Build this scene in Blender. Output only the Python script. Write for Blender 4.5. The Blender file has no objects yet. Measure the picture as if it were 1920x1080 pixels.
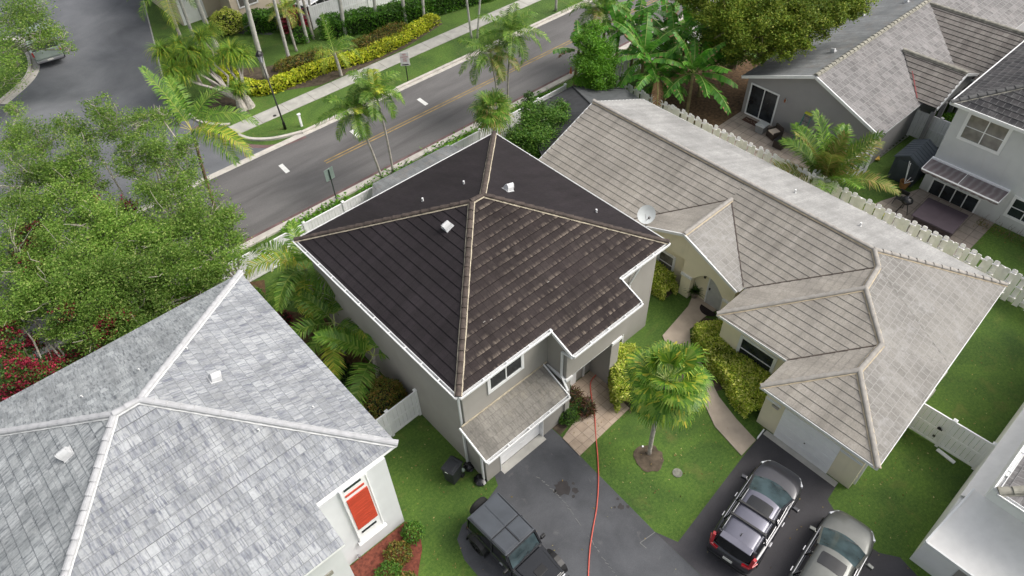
import bpy, math, random
import numpy as np
from mathutils import Vector, Matrix
random.seed(7); RNG=np.random.default_rng(11)
S=bpy.context.scene
# ---------------------------------------------------------------- camera, light, exposure
FPX=1324.488; H=26.0
CA=(0.74150077,-0.5022697,0.4448615); CB=(-0.67035531,-0.52663151,0.52276477); CU=(-0.02829082,-0.68584575,-0.72719683)
cd=bpy.data.cameras.new('camera'); cam=bpy.data.objects.new('camera',cd); S.collection.objects.link(cam); S.camera=cam
cd.sensor_width=36; cd.lens=FPX*36/1920; cd.clip_end=1000; cd.clip_start=0.1
cam.matrix_world=Matrix(((CA[0],-CA[1],-CA[2],0),(CB[0],-CB[1],-CB[2],0),(CU[0],-CU[1],-CU[2],H),(0,0,0,1)))
SUN_AZ=math.radians(-40); SUN_EL=math.radians(50)      # direction towards the sun, measured from +X
w=bpy.data.worlds.new('World'); S.world=w; w.use_nodes=True
nt=w.node_tree; bg=nt.nodes['Background']; sk=nt.nodes.new('ShaderNodeTexSky'); sk.sky_type='NISHITA'; sk.sun_disc=False
sk.sun_elevation=SUN_EL; sk.sun_rotation=math.radians(90)-SUN_AZ; sk.dust_density=7; sk.ozone_density=0.6; sk.air_density=1.2
hs_=nt.nodes.new('ShaderNodeHueSaturation'); hs_.inputs['Saturation'].default_value=0.32; nt.links.new(sk.outputs[0],hs_.inputs['Color']); nt.links.new(hs_.outputs[0],bg.inputs[0]); bg.inputs[1].default_value=0.15
sl=bpy.data.lights.new('sun','SUN'); sl.energy=1.15; sl.angle=math.radians(32); sl.color=(1,0.95,0.87)
so=bpy.data.objects.new('sun',sl); S.collection.objects.link(so)
sd=Vector((math.cos(SUN_EL)*math.cos(SUN_AZ),math.cos(SUN_EL)*math.sin(SUN_AZ),math.sin(SUN_EL)))
so.rotation_euler=sd.to_track_quat('Z','Y').to_euler()
S.view_settings.view_transform='Standard'; S.view_settings.look='None'; S.view_settings.exposure=0.33; S.view_settings.gamma=1
C=S.collection
# ---------------------------------------------------------------- world points from where they are seen, at a real height or on a real wall plane
def ray(px,py):
    v=(px-960,py-540,FPX); return np.array([sum(a*b for a,b in zip(r,v)) for r in (CA,CB,CU)])
def W(px,py,z=0.0):
    d=ray(px,py); t=(z-H)/d[2]; return Vector((d[0]*t,d[1]*t,z))
def stem(bx,by,cx,cy):
    g=W(bx,by); d=ray(cx,cy); best=None
    for i in range(10,140):
        z=i*0.1; p=W(cx,cy,z); e=(p.x-g.x)**2+(p.y-g.y)**2
        if best is None or e<best[0]: best=(e,p)
    return g,best[1]
def on_roof(px,py,f,z=5.0):
    lo,hi=0.0,12.0
    for _ in range(40):
        z=(lo+hi)/2; p=W(px,py,z)
        if z<f(p.x,p.y): lo=z
        else: hi=z
    return W(px,py,z)
# ---------------------------------------------------------------- materials
MATS={}
def node(nt,t,**k):
    n=nt.nodes.new(t)
    for a,b in k.items(): setattr(n,a,b)
    return n
def base(name):
    m=bpy.data.materials.new(name); m.use_nodes=True; MATS[name]=m
    b=m.node_tree.nodes['Principled BSDF']; return m,m.node_tree,b
def ramp(nt,cols):
    r=node(nt,'ShaderNodeValToRGB'); e=r.color_ramp.elements
    while len(e)>1: e.remove(e[0])
    e[0].position=cols[0][0]; e[0].color=(*cols[0][1],1)
    for p,c in cols[1:]:
        q=e.new(p); q.color=(*c,1)
    return r
def noise(nt,scale,detail=4,vec=None,rough=.55,dist=0):
    n=node(nt,'ShaderNodeTexNoise'); n.inputs['Scale'].default_value=scale; n.inputs['Detail'].default_value=detail; n.inputs['Roughness'].default_value=rough; n.inputs['Distortion'].default_value=dist
    if vec is not None: nt.links.new(vec,n.inputs['Vector'])
    return n
def coord(nt,kind='Object',scale=None,rot=None):
    t=node(nt,'ShaderNodeTexCoord'); o=t.outputs[kind]
    if kind=='Object':
        g=node(nt,'ShaderNodeNewGeometry'); o=g.outputs['Position']
    if scale or rot:
        mp=node(nt,'ShaderNodeMapping'); nt.links.new(o,mp.inputs[0])
        if scale: mp.inputs['Scale'].default_value=scale
        if rot: mp.inputs['Rotation'].default_value=rot
        o=mp.outputs[0]
    return o
def mix(nt,a,b,f,mode='MIX'):
    m=node(nt,'ShaderNodeMix',data_type='RGBA',blend_type=mode)
    for sock,v in ((m.inputs[6],a),(m.inputs[7],b),(m.inputs[0],f)):
        if isinstance(v,(int,float)): sock.default_value=v
        elif isinstance(v,tuple): sock.default_value=(*v,1)
        else: nt.links.new(v,sock)
    return m.outputs[2]
def bump(nt,h,b,strength=.3,dist=.02):
    n=node(nt,'ShaderNodeBump'); n.inputs['Strength'].default_value=strength; n.inputs['Distance'].default_value=dist
    nt.links.new(h,n.inputs['Height']); nt.links.new(n.outputs[0],b.inputs['Normal']); return n
def plain(name,col,rough=.6,metal=0,var=.12,scale=3,coat=0,bmp=0,spec=None):
    m,nt,b=base(name)
    n=noise(nt,scale,5,coord(nt))
    d=tuple(c*(1-var) for c in col); l=tuple(min(1,c*(1+var)) for c in col)
    r=ramp(nt,[(.3,d),(.7,l)]); nt.links.new(n.outputs[0],r.inputs[0]); nt.links.new(r.outputs[0],b.inputs['Base Color'])
    b.inputs['Roughness'].default_value=rough; b.inputs['Metallic'].default_value=metal; b.inputs['Coat Weight'].default_value=coat
    if spec is not None: b.inputs['Specular IOR Level'].default_value=spec
    if bmp: 
        n2=noise(nt,60,3,coord(nt)); bump(nt,n2.outputs[0],b,bmp,.01)
    return m
def stucco(name,col,stain=(.25,.24,.2),amt=.35):
    m,nt,b=base(name); p=coord(nt)
    n=noise(nt,1.1,6,p); r=ramp(nt,[(.25,tuple(c*.93 for c in col)),(.75,tuple(min(1,c*1.05) for c in col))]); nt.links.new(n.outputs[0],r.inputs[0])
    st=noise(nt,1.0,6,coord(nt,'Object',(3,3,.5))); sr=ramp(nt,[(.56,(0,0,0)),(.8,(1,1,1))]); nt.links.new(st.outputs[0],sr.inputs[0])
    sep=node(nt,'ShaderNodeSeparateXYZ'); nt.links.new(p,sep.inputs[0]); mr=node(nt,'ShaderNodeMapRange'); mr.inputs[1].default_value=0; mr.inputs[2].default_value=.5; mr.inputs[3].default_value=.55; mr.inputs[4].default_value=.05
    nt.links.new(sep.outputs[2],mr.inputs[0])
    ad=node(nt,'ShaderNodeMath',operation='MULTIPLY_ADD'); nt.links.new(sr.outputs[0],ad.inputs[0]); ad.inputs[1].default_value=amt*.4; 
    mu=node(nt,'ShaderNodeMath',operation='MULTIPLY'); nt.links.new(mr.outputs[0],mu.inputs[0]); nt.links.new(st.outputs[0],mu.inputs[1]); nt.links.new(mu.outputs[0],ad.inputs[2])
    nt.links.new(mix(nt,r.outputs[0],stain,ad.outputs[0]),b.inputs['Base Color']); b.inputs['Roughness'].default_value=.9
    n3=noise(nt,45,3,p); bump(nt,n3.outputs[0],b,.35,.01); return m
def tile(name,c1,c2,gap,course,width,streak=None,streak_amt=.5,wash=None,wash_amt=0,rough=.8,gapw=.012,tipc=None,tip_amt=0,spec=.3,sheet=False):
    """flat concrete tiles: UV in metres, u along the eave, v up the slope"""
    m,nt,b=base(name); uv=node(nt,'ShaderNodeTexCoord').outputs['UV']
    br=node(nt,'ShaderNodeTexBrick'); nt.links.new(uv,br.inputs['Vector']); br.offset=.5; br.inputs['Scale'].default_value=1
    br.inputs['Brick Width'].default_value=width; br.inputs['Row Height'].default_value=course; br.inputs['Mortar Size'].default_value=gapw; br.inputs['Mortar Smooth'].default_value=.3; br.inputs['Bias'].default_value=0
    br.inputs['Color1'].default_value=(0,0,0,1); br.inputs['Color2'].default_value=(1,1,1,1); br.inputs['Mortar'].default_value=(.5,.5,.5,1)
    rn=ramp(nt,[(0,c1),(1,c2)]); nt.links.new(br.outputs['Color'],rn.inputs[0]); col=rn.outputs[0]
    big=noise(nt,.55,5,coord(nt)); br2=ramp(nt,[(.3,(.78,.78,.78)),(.7,(1.15,1.15,1.15))]); nt.links.new(big.outputs[0],br2.inputs[0]); col=mix(nt,col,br2.outputs[0],1.0,'MULTIPLY')
    sm=node(nt,'ShaderNodeMapping'); nt.links.new(uv,sm.inputs[0]); sm.inputs['Scale'].default_value=(2.6,.22,1); sn0=noise(nt,1,5,sm.outputs[0],.6); sr0=ramp(nt,[(.3,(.80,.80,.80)),(.68,(1.12,1.12,1.12))]); nt.links.new(sn0.outputs[0],sr0.inputs[0]); col=mix(nt,col,sr0.outputs[0],1.0,'MULTIPLY')
    fine=noise(nt,14,4,coord(nt)); f2=ramp(nt,[(.3,(.85,.85,.85)),(.7,(1.12,1.12,1.12))]); nt.links.new(fine.outputs[0],f2.inputs[0]); col=mix(nt,col,f2.outputs[0],1.0,'MULTIPLY')
    sp=node(nt,'ShaderNodeSeparateXYZ'); nt.links.new(uv,sp.inputs[0])
    fr=node(nt,'ShaderNodeMath',operation='FRACT'); dv=node(nt,'ShaderNodeMath',operation='DIVIDE'); nt.links.new(sp.outputs[1],dv.inputs[0]); dv.inputs[1].default_value=course; nt.links.new(dv.outputs[0],fr.inputs[0])
    if streak:
        mp=node(nt,'ShaderNodeMapping'); nt.links.new(uv,mp.inputs[0]); mp.inputs['Scale'].default_value=(14,1.6,1)
        cmb=node(nt,'ShaderNodeVectorMath',operation='ADD'); nt.links.new(mp.outputs[0],cmb.inputs[0]); sc=node(nt,'ShaderNodeVectorMath',operation='SCALE'); nt.links.new(br.outputs['Color'],sc.inputs[0]); sc.inputs['Scale'].default_value=9; nt.links.new(sc.outputs[0],cmb.inputs[1])
        sn=noise(nt,1,3,cmb.outputs[0]); s2=ramp(nt,[(.47,(0,0,0)),(.68,(streak_amt,)*3)]); nt.links.new(sn.outputs[0],s2.inputs[0])
        col=mix(nt,col,streak,s2.outputs[0])
    if wash:
        wn=noise(nt,.7,6,coord(nt),.7,1.5); w2=ramp(nt,[(.5,(0,0,0)),(.66,(wash_amt,)*3)]); nt.links.new(wn.outputs[0],w2.inputs[0]); 
        wm=noise(nt,6,3,coord(nt)); w3=ramp(nt,[(.4,(.2,.2,.2)),(.6,(1,1,1))]); nt.links.new(wm.outputs[0],w3.inputs[0])
        col=mix(nt,col,wash,mix(nt,w2.outputs[0],w3.outputs[0],1.0,'MULTIPLY'))
    if tipc:
        tr=ramp(nt,[(0,(1,1,1)),(.45,(0,0,0))]); nt.links.new(fr.outputs[0],tr.inputs[0])
        mp=node(nt,'ShaderNodeMapping'); nt.links.new(uv,mp.inputs[0]); mp.inputs['Scale'].default_value=(9,2,1)
        tn=noise(nt,1,4,mp.outputs[0]); t2=ramp(nt,[(.42,(0,0,0)),(.7,(tip_amt,)*3)]); nt.links.new(tn.outputs[0],t2.inputs[0])
        bn=noise(nt,.5,3,coord(nt)); b3=ramp(nt,[(.35,(.25,.25,.25)),(.65,(1.3,1.3,1.3))]); nt.links.new(bn.outputs[0],b3.inputs[0])
        tf=mix(nt,mix(nt,tr.outputs[0],t2.outputs[0],1.0,'MULTIPLY'),b3.outputs[0],1.0,'MULTIPLY')
        col=mix(nt,col,tipc,tf)
    col=mix(nt,col,gap,br.outputs['Fac'])
    nt.links.new(col,b.inputs['Base Color']); b.inputs['Roughness'].default_value=rough; b.inputs['Specular IOR Level'].default_value=spec
    bump(nt,fine.outputs[0],b,.25,.01); return m
def leafmat(name,cols,rough=.5,trans=.25,big=.35):
    m,nt,b=base(name); g=node(nt,'ShaderNodeNewGeometry')
    r=ramp(nt,cols); nt.links.new(g.outputs['Random Per Island'],r.inputs[0]); col=r.outputs[0]
    n=noise(nt,big,3,g.outputs['Position']); r2=ramp(nt,[(.3,(.62,.64,.58)),(.7,(1.32,1.30,1.15))]); nt.links.new(n.outputs[0],r2.inputs[0]); col=mix(nt,col,r2.outputs[0],1.0,'MULTIPLY')
    nt.links.new(col,b.inputs['Base Color']); b.inputs['Roughness'].default_value=rough; b.inputs['Specular IOR Level'].default_value=.3
    tr=node(nt,'ShaderNodeBsdfTranslucent'); nt.links.new(col,tr.inputs[0]); ms=node(nt,'ShaderNodeMixShader'); ms.inputs[0].default_value=trans
    nt.links.new(b.outputs[0],ms.inputs[1]); nt.links.new(tr.outputs[0],ms.inputs[2]); nt.links.new(ms.outputs[0],nt.nodes['Material Output'].inputs[0]); return m
def grass(name,cols,dry=(.16,.15,.05),dryamt=.5):
    m,nt,b=base(name); p=coord(nt)
    n=noise(nt,9,7,p,.75); r=ramp(nt,cols); nt.links.new(n.outputs[0],r.inputs[0])
    n2=noise(nt,.35,5,p,.6,.6); r2=ramp(nt,[(.3,(.58,.64,.6)),(.7,(1.42,1.32,1.2))]); nt.links.new(n2.outputs[0],r2.inputs[0]); col=mix(nt,r.outputs[0],r2.outputs[0],1.0,'MULTIPLY')
    n3=noise(nt,.8,6,p,.65,1); r3=ramp(nt,[(.57,(0,0,0)),(.74,(dryamt*1.4,)*3)]); nt.links.new(n3.outputs[0],r3.inputs[0]); col=mix(nt,col,dry,r3.outputs[0])
    n4=noise(nt,45,3,p); r4=ramp(nt,[(.3,(.55,.58,.5)),(.72,(1.4,1.38,1.25))]); nt.links.new(n4.outputs[0],r4.inputs[0]); col=mix(nt,col,r4.outputs[0],1.0,'MULTIPLY')
    sp=noise(nt,16,2,p,.5); r5=ramp(nt,[(.765,(0,0,0)),(.785,(.8,.8,.8))]); nt.links.new(sp.outputs[0],r5.inputs[0]); col=mix(nt,col,(.4,.37,.15),r5.outputs[0])
    nt.links.new(col,b.inputs['Base Color']); b.inputs['Roughness'].default_value=.9; bump(nt,n4.outputs[0],b,.7,.04); return m
def asphalt(name,d,l,scale=.45,crack=.5,worn=(.17,.17,.165),stretch=(1,1,1)):
    m,nt,b=base(name); p=coord(nt,'Object',stretch); pp=coord(nt)
    n=noise(nt,scale,6,p,.6,.4); r=ramp(nt,[(.3,d),(.7,l)]); nt.links.new(n.outputs[0],r.inputs[0]); col=r.outputs[0]
    g2=noise(nt,.12,3,pp,.5); g3=ramp(nt,[(.35,(.85,.85,.85)),(.65,(1.12,1.12,1.12))]); nt.links.new(g2.outputs[0],g3.inputs[0]); col=mix(nt,col,g3.outputs[0],1.0,'MULTIPLY')
    f=noise(nt,70,3,pp); r2=ramp(nt,[(.3,(.78,)*3),(.7,(1.25,)*3)]); nt.links.new(f.outputs[0],r2.inputs[0]); col=mix(nt,col,r2.outputs[0],1.0,'MULTIPLY')
    k=noise(nt,2.2,7,pp,.7,.8); r3=ramp(nt,[(.6,(0,0,0)),(.8,(crack,)*3)]); nt.links.new(k.outputs[0],r3.inputs[0]); col=mix(nt,col,worn,r3.outputs[0])
    nt.links.new(col,b.inputs['Base Color']); b.inputs['Roughness'].default_value=.82; bump(nt,f.outputs[0],b,.3,.01); return m
def paving(name,c1,c2,gap,size,rot=0):
    m,nt,b=base(name); uv=coord(nt,'Object',None,(0,0,rot))
    br=node(nt,'ShaderNodeTexBrick'); nt.links.new(uv,br.inputs['Vector']); br.offset=0; br.inputs['Scale'].default_value=1
    br.inputs['Brick Width'].default_value=size; br.inputs['Row Height'].default_value=size; br.inputs['Mortar Size'].default_value=.012
    for k,c in (('Color1',c1),('Color2',c2),('Mortar',gap)): br.inputs[k].default_value=(*c,1)
    n=noise(nt,2.5,6,coord(nt),.65); r=ramp(nt,[(.3,(.8,.78,.76)),(.7,(1.15,1.13,1.1))]); nt.links.new(n.outputs[0],r.inputs[0])
    nt.links.new(mix(nt,br.outputs[0],r.outputs[0],1.0,'MULTIPLY'),b.inputs['Base Color']); b.inputs['Roughness'].default_value=.85; return m
def glass(name,col=(.02,.025,.03),rough=.05):
    m,nt,b=base(name); n=noise(nt,1.5,3,coord(nt)); r=ramp(nt,[(.35,tuple(c*.6 for c in col)),(.65,tuple(c*1.5 for c in col))]); nt.links.new(n.outputs[0],r.inputs[0]); nt.links.new(r.outputs[0],b.inputs['Base Color'])
    b.inputs['Roughness'].default_value=rough; b.inputs['Specular IOR Level'].default_value=.6; return m
white=plain('white_vinyl',(.88,.885,.89),.45,var=.04,bmp=.02)
trim=plain('white_trim',(.74,.75,.75),.5,var=.06)
gutter_in=plain('gutter_inside',(.42,.42,.42),.5,var=.35,scale=2)
M_main=stucco('grey_stucco',(.33,.315,.29)); M_sw=stucco('white_stucco',(.66,.68,.69),(.4,.4,.42),.3); M_cream=stucco('cream_stucco',(.80,.735,.54))
M_tr=stucco('blue_grey_stucco',(.29,.285,.285)); M_r=stucco('pale_stucco',(.56,.575,.575)); M_se=stucco('pale_blue_stucco',(.86,.865,.85),(.5,.55,.45)); M_far=stucco('sand_stucco',(.58,.50,.40))
T_dark=tile('dark_tiles',(.024,.020,.022),(.027,.022,.025),(.009,.008,.009),.40,.33,wash=(.045,.041,.043),wash_amt=.15,rough=.7,spec=.2,gapw=.006)
T_brown=tile('brown_worn_tiles',(.032,.025,.025),(.041,.033,.032),(.010,.008,.008),.40,.33,tipc=(.23,.19,.155),tip_amt=1.0,rough=.8,gapw=.006,spec=.15)
T_garage=tile('mossy_beige_tiles',(.20,.19,.17),(.225,.213,.19),(.12,.11,.10),.34,.33,streak=(.07,.065,.06),streak_amt=.5,wash=(.30,.275,.22),wash_amt=.5,gapw=.004)
T_sw=tile('silver_grey_tiles',(.285,.30,.318),(.40,.415,.43),(.18,.19,.20),.36,.33,streak=(.11,.12,.16),streak_amt=.8,wash=(.50,.51,.525),wash_amt=.4,gapw=.010)
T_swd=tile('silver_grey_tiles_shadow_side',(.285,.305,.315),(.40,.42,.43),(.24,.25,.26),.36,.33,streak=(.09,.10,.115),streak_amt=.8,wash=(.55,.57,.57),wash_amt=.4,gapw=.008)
T_cream=tile('taupe_tiles',(.292,.270,.238),(.312,.289,.258),(.13,.12,.11),.345,.33,wash=(.36,.34,.305),wash_amt=.25,gapw=.003)
T_creamS=tile('taupe_pale_joint_tiles',(.238,.228,.212),(.262,.252,.236),(.30,.292,.28),.345,.33,wash=(.36,.355,.35),wash_amt=.7,gapw=.018)
T_creamE=tile('pale_grey_tiles',(.315,.312,.305),(.345,.342,.335),(.27,.27,.27),.345,.33,gapw=.012)  # paler, greyer version of the taupe tiles for the east slope
T_tr=tile('weathered_grey_tiles',(.17,.165,.165),(.26,.25,.25),(.29,.285,.28),.36,.33,streak=(.07,.065,.065),streak_amt=.5,wash=(.36,.33,.32),wash_amt=.4,gapw=.014)
T_trn=tile('blue_grey_tiles',(.17,.18,.185),(.21,.22,.225),(.10,.10,.10),.36,.33,wash=(.22,.17,.13),wash_amt=.4,gapw=.006)
T_trb=tile('brown_grey_tiles',(.16,.145,.135),(.21,.195,.18),(.05,.045,.045),.36,.33,wash=(.25,.23,.2),wash_amt=.3,gapw=.006)
T_r=tile('charcoal_tiles',(.022,.022,.026),(.055,.052,.055),(.15,.15,.15),.36,.33,wash=(.18,.18,.18),wash_amt=.5,tipc=(.2,.2,.2),tip_amt=.6,gapw=.012)
vent_p=plain('vent_paint',(.55,.56,.57),.55,var=.1); cap_brown=plain('brown_cap_tile',(.066,.050,.042),.8,var=.45,scale=5); mortar=plain('cream_mortar',(.42,.37,.28),.9,var=.25,scale=6)
cap_sw=plain('silver_cap_tile',(.42,.425,.44),.8,var=.12,scale=5); mortar_w=plain('white_mortar',(.60,.61,.61),.9,var=.08)
cap_cream=plain('taupe_cap_tile',(.33,.31,.285),.8,var=.15,scale=5); mortar_p=plain('sandy_mortar',(.50,.42,.30),.9,var=.15)
cap_tr=plain('grey_cap_tile',(.27,.26,.22),.9,var=.3,scale=4)
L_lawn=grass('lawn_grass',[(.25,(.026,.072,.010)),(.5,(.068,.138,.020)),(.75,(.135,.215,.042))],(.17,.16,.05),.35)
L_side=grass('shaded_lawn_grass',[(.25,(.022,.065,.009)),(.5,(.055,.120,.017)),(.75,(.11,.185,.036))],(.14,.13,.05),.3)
A_street=asphalt('street_asphalt',(.088,.084,.085),(.160,.155,.154),.5,.15,(.15,.15,.15),(.22,1.3,1)); A_side=asphalt('side_road_asphalt',(.078,.083,.093),(.165,.172,.185),.22,.25,(.15,.15,.155))
A_drive=asphalt('driveway_asphalt',(.050,.053,.060),(.092,.096,.106),.6,.75,(.15,.15,.15)); A_drive2=asphalt('dark_driveway_asphalt',(.040,.038,.043),(.072,.069,.076),.5,.25,(.10,.10,.10))
conc=plain('concrete',(.40,.39,.36),.9,var=.18,scale=1.6,bmp=.2); conc_w=plain('pale_kerb_concrete',(.50,.47,.43),.9,var=.2,scale=2,bmp=.2)
paint_w=plain('white_road_paint',(.72,.72,.70),.7,var=.1); paint_y=plain('faded_yellow_paint',(.30,.21,.075),.8,var=.35,scale=2); paint_r=plain('faded_red_paint',(.14,.085,.085),.85,var=.4,scale=1.5)
pave=paving('pinkish_stone_paving',(.40,.32,.25),(.45,.37,.30),(.25,.20,.16),.40); path_m=plain('salmon_path_concrete',(.42,.35,.28),.9,var=.16,scale=1.3,bmp=.2)
deck_m=paving('patio_flagstones',(.29,.25,.22),(.34,.30,.26),(.13,.10,.09),.6)
soil=plain('brown_soil',(.085,.065,.045),1,var=.5,scale=3,bmp=.8); mulch=plain('red_mulch',(.16,.045,.028),1,var=.45,scale=9,bmp=1); leaf_litter=plain('leaf_litter',(.10,.06,.03),1,var=.55,scale=5,bmp=.8)
G_dark=glass('dark_window_glass'); G_soft=glass('curtained_glass',(.14,.135,.12),.12); black=plain('black_plastic',(.012,.012,.013),.45,var=.3); rubber=plain('tyre_rubber',(.018,.018,.018),.85,var=.3)
chrome=plain('satin_metal',(.5,.5,.52),.3,.9,var=.05); redm=plain('red_shutter',(.52,.065,.035),.5,var=.1); blackm=plain('black_paint',(.008,.008,.009),.35,var=.2)
bark=plain('grey_bark',(.40,.37,.33),.9,var=.3,scale=6,bmp=.5); bark_d=plain('brown_bark',(.14,.105,.075),.95,var=.4,scale=6,bmp=.6); bark_w=plain('pale_twig_bark',(.36,.33,.28),.9,var=.2,scale=5)
F_light=leafmat('light_tree_leaves',[(0,(.10,.21,.03)),(.5,(.18,.31,.055)),(.85,(.27,.41,.09)),(1,(.44,.50,.18))],.55,.45,.3)
F_mid=leafmat('mid_green_leaves',[(0,(.04,.12,.014)),(.6,(.085,.20,.025)),(1,(.17,.28,.05))],.5,.25,.5)
F_olive=leafmat('olive_leaves',[(0,(.09,.17,.018)),(.5,(.19,.28,.03)),(1,(.34,.37,.06))],.6,.35,.3)
F_bright=leafmat('bright_green_leaves',[(0,(.06,.19,.010)),(.5,(.11,.29,.018)),(1,(.2,.38,.04))],.5,.3,.6)
F_dark=leafmat('dark_green_leaves',[(0,(.025,.07,.012)),(.6,(.055,.125,.022)),(1,(.11,.19,.04))],.5,.2,.6)
F_hedge=leafmat('glossy_hedge_leaves',[(0,(.035,.12,.010)),(.6,(.07,.20,.016)),(1,(.13,.28,.03))],.4,.2,.8)
F_vari=leafmat('variegated_leaves',[(0,(.14,.25,.025)),(.25,(.31,.43,.045)),(.6,(.56,.62,.09)),(1,(.85,.83,.32))],.45,.35,.8)
F_yell=leafmat('golden_hedge_leaves',[(0,(.2,.32,.015)),(.4,(.46,.52,.03)),(1,(.70,.68,.08))],.5,.3,.9)
F_rust=leafmat('rusty_green_leaves',[(0,(.08,.13,.018)),(.6,(.16,.16,.028)),(1,(.28,.14,.04))],.5,.2,.8)
F_red=leafmat('crimson_bracts',[(0,(.10,.010,.018)),(.5,(.25,.015,.04)),(1,(.45,.04,.10))],.55,.3,.6)
F_ti=leafmat('dark_red_leaves',[(0,(.05,.02,.015)),(.5,(.12,.045,.03)),(.8,(.08,.11,.02)),(1,(.20,.09,.06))],.5,.2,.6)
F_palm=leafmat('palm_leaflets',[(0,(.06,.16,.018)),(.6,(.14,.28,.035)),(1,(.28,.38,.08))],.45,.3,.5)
F_palmy=leafmat('yellowing_leaflets',[(0,(.16,.30,.03)),(.6,(.32,.45,.05)),(1,(.58,.50,.08))],.45,.3,.5)
F_palmb=leafmat('sunburnt_leaflets',[(0,(.11,.20,.03)),(.6,(.24,.27,.06)),(1,(.40,.29,.12))],.5,.25,.5)
F_ban=leafmat('banana_blades',[(0,(.05,.19,.02)),(.6,(.10,.30,.035)),(1,(.18,.38,.06))],.4,.3,.5)
rib_m=plain('pale_midrib',(.35,.42,.12),.5,var=.15); rib_y=plain('yellow_rachis',(.42,.38,.08),.5,var=.15); dead=plain('dead_brown_leaf',(.27,.16,.08),.8,var=.35,scale=5); shaft=plain('green_crownshaft',(.20,.27,.10),.4,var=.2)
F_core=plain('dark_core',(.015,.022,.008),1,var=.4,scale=8)  # near-black green for the solid cores inside bushes and hedges
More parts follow.
